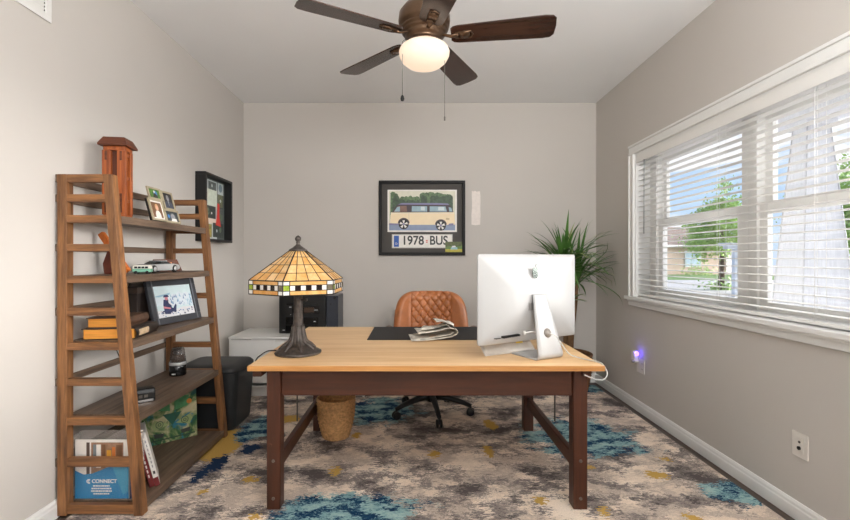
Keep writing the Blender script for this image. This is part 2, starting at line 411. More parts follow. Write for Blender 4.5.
for x in (-.712, .845): MB().tube([(x-.052, 2.66-2.62, .681), (x-.052, 2.66-2.62, .225)], .0045, 8).build('support_rod', M_steel, dk)

# ------------------------------------------------------------------ desk mat, newspaper
tag(MB().box(-.295, .50, 2.70, 3.20, 0, .004).build('desk_mat', M_mat, loc=(0, 0, DZ+.0005), bevel=.0015), 'flat black leather mat lying on the wooden desk top', 'desk mat')
def news_mat():
    m, t, b = base_mat('newsprint')
    co = t.coord()
    sx = t.new('ShaderNodeSeparateXYZ'); t.put(sx.inputs[0], co)
    rows = t.math('FRACT', t.math('MULTIPLY', sx.outputs[1], 130.0))
    lines = t.step(rows, .45, .6)
    blk = t.step(t.noise(t.vmath('MULTIPLY', co, (1, 1, .2)), 16, 1), .44, .5)
    pic = t.step(t.noise(t.vmath('ADD', co, (2, 5, 0)), 9, 3), .56, .6)
    c = t.mix(t.math('MULTIPLY', t.math('MULTIPLY', lines, blk), .6), lin((222, 216, 204)), lin((90, 88, 86)))
    c = t.mix(t.math('MULTIPLY', pic, .75), c, t.ramp(t.noise(co, 30, 4), [(.35, lin((196, 150, 106))), (.65, lin((130, 128, 126)))]))
    t.put(b.inputs['Base Color'], c); b.inputs['Roughness'].default_value = .85
    return m
M_news = news_mat()
nw = thing('newspaper', 'folded newspaper with a curled page lying on the black desk mat', 'newspaper', (.105, 2.78, DZ+.0046), R(12))
def sheet(name, path, depth, skew=0.0, n=12):
    sp = spline([(a, 0, b) for a, b in path], 6); k = len(sp)-1
    def fn(u, v):
        p = sp[min(k, int(round(u*k)))]
        return (p.x+skew*(v-.5), (v-.5)*depth, p.z+.003*math.sin(5*u+3*v)*(1 if p.z > .02 else 0))
    return MB().grid(k, 6, fn).build(name, M_news, nw, solid=.0016)
sheet('folded_section', [(-.14, .0015), (-.05, .003), (.05, .010), (.125, .022), (.150, .042), (.138, .064), (.10, .074)], .24, .03)
sheet('folded_section', [(-.12, .006), (-.04, .010), (.05, .020), (.11, .032), (.135, .045)], .22, .05)
sheet('curled_page', [(-.10, .042), (-.04, .045), (.03, .054), (.09, .068), (.142, .056), (.148, .040)], .22, .02)
sheet('curled_page', [(-.065, .060), (.0, .062), (.06, .075), (.10, .088), (.145, .062)], .17, .06)
sheet('curled_page', [(.02, .105), (.05, .107), (.09, .096), (.13, .078), (.150, .055)], .17, .02)

# ------------------------------------------------------------------ table lamp with leaded glass shade
def glass_mat(name, a, c, sc=16, rough=.22):
    m, t, b = base_mat(name)
    t.put(b.inputs['Base Color'], t.ramp(t.noise(t.vmath('MULTIPLY', t.coord(), (1, 1, .5)), sc, 5, .65, 1.2), [(.35, lin(a)), (.65, lin(c))]))
    b.inputs['Roughness'].default_value = rough
    tl = t.new('ShaderNodeBsdfTranslucent'); tl.inputs[0].default_value = (*lin(c), 1); mx = t.new('ShaderNodeMixShader'); mx.inputs[0].default_value = .25
    t.l.new(b.outputs[0], mx.inputs[1]); t.l.new(tl.outputs[0], mx.inputs[2]); t.l.new(mx.outputs[0], m.node_tree.nodes['Material Output'].inputs[0])
    return m
G = [glass_mat('amber_glass', (216, 152, 78), (240, 198, 132)), glass_mat('honey_glass', (226, 172, 102), (246, 216, 164)), glass_mat('white_glass', (238, 236, 230), (250, 249, 246)), glass_mat('black_glass', (18, 14, 14), (40, 22, 20)), glass_mat('green_glass', (120, 150, 30), (190, 205, 90), 40), glass_mat('smoky_glass', (96, 88, 72), (140, 130, 110), 40)]
M_lead = mat('lead_came', (48, 42, 36), .5, .6)
lp = thing('table_lamp', 'table lamp with six-sided amber leaded glass shade on bronze trunk base', 'table lamp', (-.619, 2.33, DZ))
Zs0, Zs1, Zs2 = .323, .392, .545           # shade skirt bottom, rim, crown
RR, RT = .246, .040
sh = MB(); ld = MB()
def hexpt(k, rad, z):
    a = R(-1.6+60*k)
    return Vector((rad*math.sin(a), -rad*math.cos(a), z))
for k in range(6):
    a0, a1 = hexpt(k, RR, 0), hexpt(k+1, RR, 0); b0, b1 = hexpt(k, RT, 0), hexpt(k+1, RT, 0)
    def slope(u, v, a0=a0, a1=a1, b0=b0, b1=b1):
        p = a0.lerp(a1, u).lerp(b0.lerp(b1, u), v); p.z = Zs1+(Zs2-Zs1)*v; return p
    def skirt(u, v, a0=a0, a1=a1):
        p = a0.lerp(a1, u); p.z = Zs1-(Zs1-Zs0)*v; return p
    rows = [0, .24, .5, .76, 1]
    for r_ in range(4):
        for c_ in range(4):
            u0, u1 = c_/4, (c_+1)/4
            sh.add([slope(u0, rows[r_]), slope(u1, rows[r_]), slope(u1, rows[r_+1]), slope(u0, rows[r_+1])], [(0,1,2,3)], 1 if (r_ == 3 and c_ in (1, 2)) else rnd.choice([0, 0, 1, 1]))
    for v in rows: ld.tube([slope(0, v), slope(1, v)], .0024, 6)
    for c_ in range(5): ld.tube([slope(c_/4, 0), slope(c_/4, 1)], .0036 if c_ in (0, 4) else .0023, 6)
    ucol = [0, .13]+[.13+.74*i/7 for i in range(1, 7)]+[.87, 1]
    sh.add([skirt(.13, 0), skirt(.87, 0), skirt(.87, .3), skirt(.13, .3)], [(0,1,2,3)], 0)
    sh.add([skirt(.13, .68), skirt(.87, .68), skirt(.87, 1), skirt(.13, 1)], [(0,1,2,3)], 0)
    for i in range(9):
        u0, u1 = ucol[i], ucol[i+1]
        mi = (4 if i == 0 else 5) if i in (0, 8) else (2 if i % 2 else 3)
        sh.add([skirt(u0, .3), skirt(u1, .3), skirt(u1, .68), skirt(u0, .68)], [(0,1,2,3)], mi)
        ld.tube([skirt(u1, .3), skirt(u1, .68)], .002, 6)
    for u0, u1 in ((0, .13), (.87, 1)):
        for v0, v1 in ((0, .3), (.68, 1)): sh.add([skirt(u0, v0), skirt(u1, v0), skirt(u1, v1), skirt(u0, v1)], [(0,1,2,3)], 2)
    for v in (0, .3, .68, 1): ld.tube([skirt(0, v), skirt(1, v)], .003 if v in (0, 1) else .0022, 6)
    for u in (0, .13, .87): ld.tube([skirt(u, 0), skirt(u, 1)], .0028, 6)
shade = sh.build('lamp_shade', G, lp, solid=.0015, fix=False)
ld.build('lead_came', M_lead, shade)
MB().lathe([(.050, .540), (.047, .548), (.028, .560), (.013, .572), (.009, .582), (.012, .586), (.009, .590), (.015, .598), (.017, .607), (.012, .616), (.005, .622), (0, .624)], seg=24).build('finial_cap', M_bronze, lp)
def trunk(a, z): return 1+.05*math.sin(7*a+z*20)*(1 if z < .3 else 0)
MB().lathe([(.118, 0), (.121, .006), (.117, .014), (.108, .017), (.104, .022), (.092, .026), (.088, .034), (.070, .040), (.055, .052), (.042, .070), (.033, .095), (.027, .14), (.024, .20), (.022, .28), (.022, .335), (.026, .34), (.026, .35), (.008, .355), (.006, .54)], seg=48, fr=lambda a, z: 1+(.035*math.sin(7*a+z*25) if .012 < z < .33 else 0)).build('base', M_bronze, lp)
m_ = MB()
for k in range(7):
    a = 2*PI*k/7+.4
    m_.tube(spline([(.026*math.cos(a), .026*math.sin(a), .15), (.04*math.cos(a+.1), .04*math.sin(a+.1), .07), (.07*math.cos(a+.2), .07*math.sin(a+.2), .042), (.098*math.cos(a+.25), .098*math.sin(a+.25), .022)], 5), [.006+.006*math.sin(PI*i/15) for i in range(16)], 8)
m_.build('root_relief', M_bronze, lp)
m_ = MB(); m_.tube([(.02, -.02, .285), (.045, -.03, .285)], .004, 8); m_.ball((.05, -.032, .285), .008, seg=10); m_.build('switch_knob', M_bronze, lp)
MB().tube(spline([(-.10, .03, .012), (-.13, .04, .006), (-.17, .02, .006), (-.172, -.09, .005), (-.1705, -.13, .002), (-.174, -.14, -.012), (-.166, -.13, -.0295), (-.12, -.10, -.032), (-.05, .0, -.034), (-.02, .25, -.034)], 6), .0032, 8).build('power_cord', M_black, lp)

# ------------------------------------------------------------------ all-in-one computer seen from behind
im = thing('desktop_computer', 'large silver all-in-one computer seen from behind, standing on the desk', 'computer', (.592, 2.283, DZ), R(29))
W2, Zb, Zt = .335, .078, .523
m_ = MB()
outs = [(-1, .000, 0), (0, -.004, 0), (.004, -.007, .0), (.03, -.014, .0), (.10, -.032, .012), (.16, -.042, .016), (.20, -.045, .02)]
rings = []
for ins, y, rr in outs:
    i_ = max(0, ins); rings.append([(x, y, z) for x, z in rrect(-W2+i_, W2-i_, Zb+i_*.85, Zt-i_*.85, .014+rr, 6)])
n = len(rings[0]); vsx = [p for r_ in rings for p in r_]
fs = [tuple(range(n)), tuple((len(rings)-1)*n+i for i in range(n))]
for k in range(len(rings)-1): fs += [(k*n+i, k*n+(i+1) % n, (k+1)*n+(i+1) % n, (k+1)*n+i) for i in range(n)]
m_.add(vsx, fs, 0, True)
body = m_.build('display_housing', M_alu, im)
MB().box(-W2+.004, W2-.004, .0002, .003, Zb+.07, Zt-.004).build('screen', mat('screen_glass', (10, 10, 12), .08), im)
# logo, markings and ports on the back
def apple(s):
    o = [(0, .72), (.18, .80), (.42, .78), (.66, .62), (.50, .42), (.46, .16), (.56, -.08), (.72, -.2), (.60, -.5), (.38, -.80), (.2, -.82), (0, -.74), (-.2, -.82), (-.38, -.80), (-.6, -.5), (-.72, -.12), (-.74, .2), (-.62, .58), (-.42, .78), (-.18, .80)]
    sp = spline([(a, 0, b) for a, b in o+[o[0]]], 3)
    leaf = [(.02, .9), (.06, 1.12), (.2, 1.3), (.38, 1.36), (.36, 1.14), (.22, .96)]
    return [(p.x*s*.8, p.z*s) for p in sp[:-1]], [(a*s*.8, b*s) for a, b in leaf]
ap, lf = apple(.034)
MA = Matrix.Translation((0.0, -.0452, .428))
m_ = MB(); m_.prism(ap, 'y', -.0012, .001, 0, MA); m_.prism(lf, 'y', -.0012, .001, 0, MA)
m_.build('logo', mat('mirror_logo', (120, 126, 120), .12, 1.0, var=.02), body)
m_ = MB()
MP = Matrix.Translation((-.24, -.0, .118))
def port(x0, x1, z0, z1): m_.box(x0, x1, -.034, -.010, z0, z1)
m_.box(-.245, -.213, -.0325, -.016, .1085, .1105)
for i in range(8):
    x = -.200+i*.0135; wd = (.0055, .0055, .0035, .0035, .005, .003, .004, .009)[i]
    m_.box(x, x+wd, -.0400, -.018, .109+.0005*i, .119+.0005*i)
m_.build('port_row', M_black, body)
# stand: one bent aluminium strip, narrower at the neck
prof = [(-.040, .312), (-.050, .310)]
spine = spline([(0, -.046, .315), (0, -.052, .308), (0, -.072, .235), (0, -.100, .130), (0, -.122, .045), (0, -.126, .020), (0, -.116, .0065), (0, -.098, .0042), (0, -.02, .0042), (0, .068, .0042)], 5)
k = len(spine)-1
def hw(z): return .083 if z < .02 else .083-.036*min(1, (z-.02)/.28)
def fn(u, v):
    p = spine[min(k, int(round(u*k)))]; return (.022+(v*2-1)*hw(p.z), p.y, p.z)
stand = MB().grid(k, 6, fn).build('stand', M_alu, im, solid=.0075)
MB().lathe([(0, 0), (.0235, 0), (.0235, .0025), (0, .0025)], seg=32, M=Matrix.Translation((.024, -.1035, .128)) @ Matrix.Rotation(R(90-15), 4, 'X')).build('cable_hole', mat('cable_hole_grey', (128, 120, 112), .5), stand)
MB().box(-.045, -.018, -.0465, -.044, .238, .275).build('regulatory_label', M_alud, body)
m_ = MB(); m_.tube(spline([(-.06, -.034, .125), (-.03, -.06, .132), (.0, -.07, .130), (.02, -.09, .125)], 5), .004, 8); m_.box(-.068, -.058, -.038, -.028, .117, .135); m_.build('cable_plug', M_whitep, im)
cab = spline([(.026, -.112, .128), (.05, -.135, .115), (.088, -.150, .060), (.125, -.158, .020), (.16, -.20, .0045), (.162, -.28, .006), (.155, -.325, .0), (.160, -.345, -.035), (.137, -.345, -.062), (.10, -.33, -.060), (.07, -.29, -.045)], 8)
MB().tube(cab, .003, 10).build('power_cable', mat('white_cable', (188, 186, 182), .4), im)
# clear sleeve propped under the monitor
sv = thing('plastic_sleeve', 'milky clear plastic sleeve with yellow sticker tucked under the silver computer', 'plastic sleeve', (.487, 2.302, DZ+.0015), R(26))
def fn(u, v): return (-.145+.33*u-.008*v, .0+.05*v, .002+.062*v+.004*math.sin(6*u)*v)
MB().grid(10, 3, fn).build('sleeve', M_sleeve, sv, solid=.002)
MB().grid(8, 1, lambda u, v: (.075+.045*u, .032+.012*v-.006, .0455+.015*v)).build('yellow_sticker', mat('yellow_sticker', (240, 205, 60), .5), sv, solid=.0008)

# ------------------------------------------------------------------ office chair
ch = thing('office_chair', 'quilted cognac leather office chair on black casters behind the desk', 'chair', (.13, 3.43, 0))
def bw(z):     # half width of the backrest by height above the floor
    t_ = max(0, min(1, (z-.44)/.485))
    tt = max(0, (z-.62)/.306)
    return .296*(1-.07*tt)*max(.50, (1-min(1, tt)**4.2)**(1/4.2))
def fbk(u, v):
    z = .44+.485*v; hwid = bw(z)
    edge = 1-.0*v
    x = (2*u-1)*hwid
    y = .19-.10*(abs(2*u-1)**2)*(1-.45*v)+.05*v
    top = max(0, (v-.9)/.1); ed = max(0, abs(2*u-1)-.86)/.14
    y += .035*top**2+.03*ed**2
    if abs(x) < .165:
        a = x/.033; b = (z-.44)/.044
        q = abs(math.sin(PI*(a+b)/2))*abs(math.sin(PI*(a-b)/2)); y -= .015*min(1, q**.5*1.1)*min(1, (.165-abs(x))/.012)
    else: y -= .012*min(1, (abs(x)-.165)/.02)*(1-ed)
    return (x, y, z)
br = MB().grid(120, 110, lambda u, v: fbk(u, v if v < .6 else .6+.4*(1-(1-(v-.6)/.4)**1.7))).build('backrest', M_leather, ch, solid=.03)
MB().grid(24, 24, lambda u, v: ((2*u-1)*(.27-.03*(2*v-1)**2), -.27+.47*v, .455+.02*(1-(2*u-1)**4)*(1-(2*v-1)**4)-.05*max(0, .15-v))).build('seat', M_leather, ch, solid=.07)
for s_ in (-1, 1):
    ar = MB().tube(spline([(s_*.30, .10, .42), (s_*.335, .05, .50), (s_*.34, .06, .62), (s_*.335, -.02, .648), (s_*.335, -.22, .644)], 6), .014, 8).build('armrest', M_blackm, ch)
    MB().tube([(s_*.335, .09, .652), (s_*.335, .06, .660), (s_*.335, -.20, .660), (s_*.335, -.23, .652)], [.015, .03, .03, .015], 12, flat=.55).build('arm_pad', mat('taupe_leather', (120, 98, 84), .5), ar)
MB().lathe([(.045, .10), (.045, .14), (.03, .15), (.03, .27), (.02, .27), (.02, .40), (.09, .41), (.09, .425), (0, .425)], seg=20).build('gas_column', M_black, ch)
for k in range(5):
    a = R(-82+72*k); d = Vector((math.cos(a), math.sin(a), 0))
    lg = MB().tube([d*.02+Vector((0, 0, .135)), d*.12+Vector((0, 0, .13)), d*.24+Vector((0, 0, .10)), d*.305+Vector((0, 0, .075))], [.028, .024, .019, .015], 10).build('leg', M_black, ch)
    cs_ = MB(); c = d*.30; n_ = Vector((-d.y, d.x, 0))
    M_ = Matrix.Translation((c.x, c.y, .031)) @ Matrix.Rotation(a+PI/2, 4, 'Z') @ Matrix.Rotation(R(90), 4, 'Y')
    for o_ in (-.022, .006): cs_.lathe([(0, 0), (.024, 0), (.030, .003), (.030, .013), (.024, .016), (0, .016)], (0, 0, o_), 18, M=M_)
    cs_.tube([(c.x, c.y, .03), (c.x, c.y, .078)], .008, 8); cs_.build('caster', M_black, lg)

# ------------------------------------------------------------------ baskets and plant
def woven(name, r0, r1, h, parent, m, rim=.008, ring=.0125):
    n = int(h/ring); seg = 72; vsx = []; fs = []; sub = 4
    prof = []
    for i in range(n*sub+1): prof.append(i/(n*sub))
    for i, t_ in enumerate(prof):
        row = i//sub; z = h*t_; bulge = math.sin(PI*(i % sub)/sub)
        for k_ in range(seg):
            a = 2*PI*k_/seg
            w_ = .0045*math.sin(a*18+row*PI)*bulge + .003*bulge
            r_ = r0+(r1-r0)*t_+.012*math.sin(PI*t_)+w_
            vsx.append((r_*math.cos(a), r_*math.sin(a), z))
    N = len(prof)
    for i in range(N-1): fs += [(i*seg+k_, i*seg+(k_+1) % seg, (i+1)*seg+(k_+1) % seg, (i+1)*seg+k_) for k_ in range(seg)]
    fs.append(tuple(range(seg))[::-1])
    mb = MB(); mb.add(vsx, fs, 0, True)
    o = mb.build(name, m, parent, solid=.006)
    ring_pts = [((r1+.001)*math.cos(2*PI*i/48), (r1+.001)*math.sin(2*PI*i/48), h+.003*math.sin(i*PI)) for i in range(49)]
    MB().tube(ring_pts, rim, 8).build('rim', m, o)
    return o
bs = thing('waste_basket', 'small woven wicker waste basket on the rug under the desk', 'basket', (-.535, 2.985, .004))
woven('basket_body', .083, .122, .258, bs, M_wicker)
pl = thing('potted_plant', 'tall spiky green plant in wicker planter standing in the right corner', 'plant', (1.41, 4.06, .004))
M_wickd = mat('dark_wicker', (120, 82, 52), .7, var=.35, scale=60)
woven('planter', .165, .205, .33, pl, M_wickd, .011)
MB().lathe([(0, .285), (.19, .290), (.19, .27)], seg=28).build('soil', M_soil, pl)
m_ = MB(); tips = []
for (x, y, lean, hz) in ((-.02, .0, -.02, 1.15), (.04, .03, .05, 1.06), (.0, -.05, -.02, .82)):
    p_ = spline([(x, y, .27), (x+lean*.2, y, .5), (x+lean*.8, y-.01, .8), (x+lean, y-.02, hz)], 5)
    m_.tube(p_, [.021-.006*i/15 for i in range(16)], 10); tips.append((x+lean, y-.02, hz))
m_.build('stem', M_cane, pl)
m_ = MB(); lr = random.Random(11)
def leaf(mb, base, az, el, ln, wd, droop, mi):
    d = Vector((math.cos(az)*math.cos(el), math.sin(az)*math.cos(el), math.sin(el))); side = Vector((-math.sin(az), math.cos(az), 0))
    pts = []; p = Vector(base); N = 9; step_ = ln/N; v = d.copy()
    for i in range(N+1):
        pts.append(p.copy()); p = p+v*step_; v = (v+Vector((0, 0, -droop/N*(.5+i/N)))).normalized()
    vsx = []
    for i, q in enumerate(pts):
        t_ = i/N; w_ = wd*(.45+1.1*t_ if t_ < .4 else .89*(1-((t_-.4)/.6)**1.6)+.02)
        nn = side.cross(v).normalized()
        vsx += [q-side*w_/2, q-Vector((0, 0, w_*.22)), q+side*w_/2]
    for q in vsx:     # keep the blades inside the room
        q.y = min(q.y, YB-4.06-.012); q.x = min(q.x, XR-1.41-.012)
    fs = []
    for i in range(N): fs += [(i*3, i*3+1, i*3+4, i*3+3), (i*3+1, i*3+2, i*3+5, i*3+4)]
    mb.add(vsx, fs, mi, True)
for (bx, by, bz), cnt, sc in ((tips[0], 130, 1.0), (tips[1], 80, .95), (tips[2], 14, .6)):
    for i in range(cnt):
        az = lr.uniform(0, 2*PI); el = R(lr.choice([lr.uniform(25, 80), lr.uniform(-15, 45)])); ln = sc*lr.uniform(.38, .58)
        if math.sin(az) > .3: ln *= .62
        leaf(m_, (bx+lr.uniform(-.015, .015), by+lr.uniform(-.015, .015), bz-lr.uniform(-.03, .10)), az, el, ln, lr.uniform(.022, .034), lr.uniform(.5, 1.6), 1 if lr.random() < .14 else 0)
m_.build('foliage', [M_leaf, M_leaf2], pl, fix=False)

# ------------------------------------------------------------------ white cabinet and printer
cb = thing('storage_cabinet', 'low white lacquered cabinet against the back wall behind the desk', 'cabinet', (-1.02, 3.83, 0))
cx0, cx1 = -.60, .58
m_ = MB(); m_.box(cx0, cx0+.018, 0, .49, 0, .505); m_.box(cx1-.018, cx1, 0, .49, 0, .505); m_.box(cx0+.018, cx1-.018, .004, .49, .085, .10); m_.box(cx0+.018, cx1-.018, .472, .49, .10, .505); m_.box(cx0+.018, cx1-.018, .03, .045, 0, .085)
m_.build('body', M_white, cb, bevel=.002)
MB().box(cx0-.004, cx1+.004, -.004, .495, .505, .524).build('top', M_white, cb, bevel=.002)
dw = (cx1-cx0-.036)/2
for k in range(2):
    x0 = cx0+.018+k*dw+.003; x1 = x0+dw-.006
    d_ = MB(); d_.box(x0, x1, -.012, .004, .125, .478); d_.box(x0, x1-.18, -.012, .004, .478, .500)
    do = d_.build('drawer_front', M_white, cb, bevel=.0015)
    MB().box(x1-.18, x1, -.004, .004, .478, .500).build('finger_pull', mat('pull_shadow_white', (205, 203, 199), .5), do)
pr = thing('printer', 'bulky black printer with front trays on the white cabinet', 'printer', (-.965, 3.99, .524))
m_ = MB(); m_.box(-.27, .155, 0, .30, .004, .352); m_.build('body', M_black, pr, bevel=.008)
MB().box(.158, .265, .012, .30, .004, .345).build('side_module', mat('slate_plastic', (44, 48, 58), .35), pr, bevel=.006)
M_pb = mat('gloss_black', (12, 13, 15), .15)
m_ = MB(); m_.box(-.20, .09, -.004, .002, .265, .275); m_.box(-.145, .10, -.002, .002, .185, .25); m_.build('slot', M_pb, pr)
MB().box(-.04, .05, -.006, .0, .195, .238).build('card_window', mat('brown_window', (70, 52, 40), .3), pr)
for z0, z1, d in ((.005, .075, -.012), (.082, .150, -.010)):
    tr_ = MB().box(-.205, .085, d, .0, z0, z1).build('paper_tray', M_pb, pr, bevel=.004)
    MB().box(.05, .066, d-.002, d+.001, z0+.028, z0+.034).build('tray_mark', M_whitep, tr_)
M_mark = mat('mark_grey', (160, 160, 162), .5)
for x0, x1, z0, z1 in ((-.175, -.155, .238, .246), (.05, .085, .212, .219), (-.235, -.215, .030, .038), (-.165, -.158, .172, .177)): MB().box(x0, x1, -.004, .001, z0, z1).build('indicator', M_mark, pr)
m_ = MB()
m_.prism([(.20+.007*math.cos(k*.5), .268+.007*math.sin(k*.5)) for k in range(12)], 'y', .009, .013); m_.build('side_button', M_black, pr)
m_ = MB(); m_.prism([(.235+.014*math.cos(k*.5), .325+.014*math.sin(k*.5)) for k in range(12)], 'y', .009, .013); m_.build('side_knob', M_black, pr)
MB().box(.162, .262, .010, .014, .27, .272).build('side_seam', M_black, pr)
# ------------------------------------------------------------------ ladder bookshelf
BY0, BY1 = 2.06, 2.96
bk = thing('bookshelf', 'stained wooden ladder bookshelf with five shelves against the left wall', 'bookshelf', (-1.5, 2.535, 0))
def fx(z): return -1.297-.0909*z        # centre of the sloping front post
RZ = [(1.565, 1.603), (1.473, 1.509), (1.375, 1.411), (1.241, 1.275), (1.091, 1.125), (.938, .975), (.776, .811), (.608, .643), (.423, .46), (.228, .268), (.008, .050)]
SHZ = [1.411, 1.125, .811, .46, .050]
ox, oy = 1.5, -2.535
for y0 in (BY0, BY1):
    y1 = y0+.044
    MB().prism([(fx(0)-.021+ox, 0), (fx(0)+.021+ox, 0), (fx(1.6)+.021+ox, 1.603), (fx(1.6)-.021+ox, 1.603)], 'y', y0+oy, y1+oy).build('post', M_shelf, bk, bevel=.003)
    MB().box(-1.677+ox, -1.632+ox, y0+oy, y1+oy, 0, 1.603).build('post', M_shelf, bk, bevel=.003)
    for i, (z0, z1) in enumerate(RZ):
        a, b = (y0+.004, y0+.032) if y0 < 2.5 else (y0+.004, y0+.034)
        MB().prism([(-1.634+ox, z0), (fx(z0)-.019+ox, z0), (fx(z1)-.019+ox, z1), (-1.634+ox, z1)], 'y', a+oy, b+oy).build('rung', M_shelfx, bk, bevel=.002)
for z in SHZ:
    xf = fx(z)+.018
    m_ = MB(); n_ = 4; x0 = -1.664; wd = (xf-x0)/n_
    for i in range(n_): m_.box(x0+i*wd+.0006+ox, x0+(i+1)*wd-.0006+ox, BY0+.052+oy, BY1-.002+oy, z-.020, z)
    m_.box(xf-.020+ox, xf+ox, BY0+.051+oy, BY1-.001+oy, z-.036, z-.020)
    m_.build('shelf', M_shelfy, bk, bevel=.001)
for i in (0, 1, 3, 5, 7, 9):
    z0, z1 = RZ[i]; MB().box(-1.689+ox, -1.678+ox, BY0+.005+oy, BY1+.045+oy, z0, z1).build('back_rail', M_shelfy, bk, bevel=.002)

# wooden lantern
M_lant = wood('lantern_wood', (114, 52, 22), (182, 98, 45), 'z', 9, .45)
M_lantx = wood('lantern_dark_wood', (70, 32, 16), (112, 58, 30), 'x', 9, .5)
la = thing('wooden_lantern', 'reddish wooden lantern with overhanging roof on the top shelf', 'lantern', (-1.545, 2.29, 1.4115), R(9)); la.scale = (1, 1, 1.03)
bxw, byw = .051, .042
m_ = MB()
m_.box(-bxw, bxw, -byw, byw, 0, .02); m_.build('bottom_board', M_lant, la, bevel=.002)
MB().box(-bxw, bxw, -byw, byw, .34, .36).build('top_board', M_lant, la, bevel=.002)
for sx in (-1, 1):
    for sy in (-1, 1):
        cx_, cy_ = sx*(bxw-.016), sy*(byw-.012); MB().box(cx_-.022, cx_+.018, cy_-.012, cy_+.012, .02, .34).build('post', M_lant, la, bevel=.002)
MB().box(-bxw+.02, bxw-.02, -byw+.02, byw-.02, .02, .34).build('inner_panel', mat('lantern_panel', (84, 40, 20), .6, var=.2), la)
for z in (.085, .20, .315): MB().box(bxw-.012, bxw-.004, -byw+.024, byw-.024, z, z+.014).build('side_bar', M_lant, la)
for sx in (-1, 1):
    cx_ = sx*(bxw-.016)-.002
    for z0, z1 in ((.29, .335), (.03, .125)): MB().box(cx_-.005, cx_+.005, -byw-.004, -byw+.002, z0, z1).build('inlay', M_lantx, la)
m_ = MB(); rx, ry = .068, .064
m_.add([(-rx, -ry, .36), (rx, -ry, .36), (rx, ry, .36), (-rx, ry, .36), (-rx, -ry, .37), (rx, -ry, .37), (rx, ry, .37), (-rx, ry, .37), (-.05, -.045, .405), (.05, -.045, .405), (.05, .045, .405), (-.05, .045, .405)],
       [(0,3,2,1), (0,1,5,4), (1,2,6,5), (2,3,7,6), (3,0,4,7), (4,5,9,8), (5,6,10,9), (6,7,11,10), (7,4,8,11), (8,9,10,11)])
m_.build('roof', M_lantx, la, bevel=.002)

# collage of four small frames, facing the room
def cmat(name, c, rough=.5, **k): return mat(name, c, rough, **k)
M_fr = mat('antique_frame', (172, 160, 134), .4, .1, var=.1)
M_skin = cmat('print_skin', (226, 178, 150)); M_prw = cmat('print_white', (234, 230, 224)); M_prk = cmat('print_dark', (44, 42, 44)); M_prg = cmat('print_green', (84, 122, 56), var=.5, scale=60)
M_prb = cmat('print_blue', (70, 130, 190)); M_prh = cmat('print_brown', (120, 84, 58)); M_prgr = cmat('print_grey', (140, 140, 142), var=.3, scale=50)
co = thing('photo_collage', 'collage of four small silver-framed portraits leaning on the top shelf', 'photo frame', (-1.455, 2.575, 1.411), R(90))
TL_ = Matrix.Rotation(R(-15), 4, 'X')
def small_frame(u0, u1, v0, v1, dep, pic, label):
    f = MB(); w_, h_ = u1-u0, v1-v0; M0 = TL_ @ Matrix.Translation(((u0+u1)/2, -dep, v0+.004))
    frame_mb(w_, h_, .011, .010, 0, M0, f); f.box(-w_/2+.008, w_/2-.008, -.004, .002, .008, h_-.008, 0, M0)
    fo = f.build('picture_frame', M_fr, co, bevel=.001); fo['label'] = label
    p = MB(); W_ = w_/2-.011; MM = M0 @ Matrix.Translation((0, -.0046, h_/2)); Hh = h_/2-.011
    mats = pic(p, W_, Hh, MM); p.build('photo_print', mats, fo, fix=False)
def full(p, W_, Hh, M, mi, l=0): p.poly([(-W_, -Hh), (W_, -Hh), (W_, Hh), (-W_, Hh)], -.0004*l, mi, M)
def pic_girl(p, W_, Hh, M):
    full(p, W_, Hh, M, 0); p.poly([(-W_+.009, -Hh+.009), (W_-.009, -Hh+.009), (W_-.009, Hh-.009), (-W_+.009, Hh-.009)], -.0004, 1, M)
    p.disc((.0, .016), .017, -.0008, 2, 16, M, .020); p.disc((.0, .012), .012, -.0012, 3, 16, M, .015)
    p.poly([(-.026, -Hh+.009), (.026, -Hh+.009), (.024, -.02), (.012, -.004), (-.012, -.004), (-.024, -.02)], -.0010, 0, M)
    return [M_prw, M_prh, cmat('blonde', (206, 160, 110)), M_skin]
def pic_green(p, W_, Hh, M):
    full(p, W_, Hh, M, 0); p.disc((.01, .002), .018, -.0004, 1, 14, M); p.poly([(-.02, -Hh), (.03, -Hh), (.02, -.005), (.0, .006), (-.012, -.008)], -.0008, 2, M); p.disc((.0, .012), .007, -.0012, 3, 12, M)
    return [M_prg, M_prb, M_prk, M_prw]
def pic_man(p, W_, Hh, M):
    full(p, W_, Hh, M, 0); p.poly([(-W_, -Hh), (W_, -Hh), (W_*.8, -.012), (.008, .0), (-.008, .0), (-W_*.8, -.012)], -.0004, 1, M); p.disc((0, .018), .014, -.0008, 2, 16, M, .019); p.poly([(-.006, -.002), (.006, -.002), (.003, -.03), (-.003, -.03)], -.0008, 2, M)
    return [M_prk, cmat('slate_print', (66, 70, 84)), M_prgr]
def pic_pet(p, W_, Hh, M):
    full(p, W_, Hh, M, 0); p.disc((.008, -.002), .024, -.0004, 1, 16, M, .022); p.poly([(-.02, -Hh), (.045, -Hh), (.04, -.012), (-.005, -.012)], -.0008, 2, M); p.disc((-.035, .0), .012, -.0006, 3, 12, M)
    return [cmat('slate_print2', (62, 68, 72)), M_prgr, M_prw, M_prb]
small_frame(-.155, -.022, 0, .128, .012, pic_girl, 'cream frame with a portrait of a small child')
small_frame(-.115, .012, .131, .205, .0, pic_green, 'frame with a green outdoor snapshot')
small_frame(.018, .135, .084, .20, .0, pic_man, 'frame with a grey portrait of a man')
small_frame(-.012, .14, 0, .083, .006, pic_pet, 'frame with a dark snapshot and white shape')
MB().box(-.09, .09, .03, .036, .0, .15, M=TL_).build('back_strut', M_prk, co)

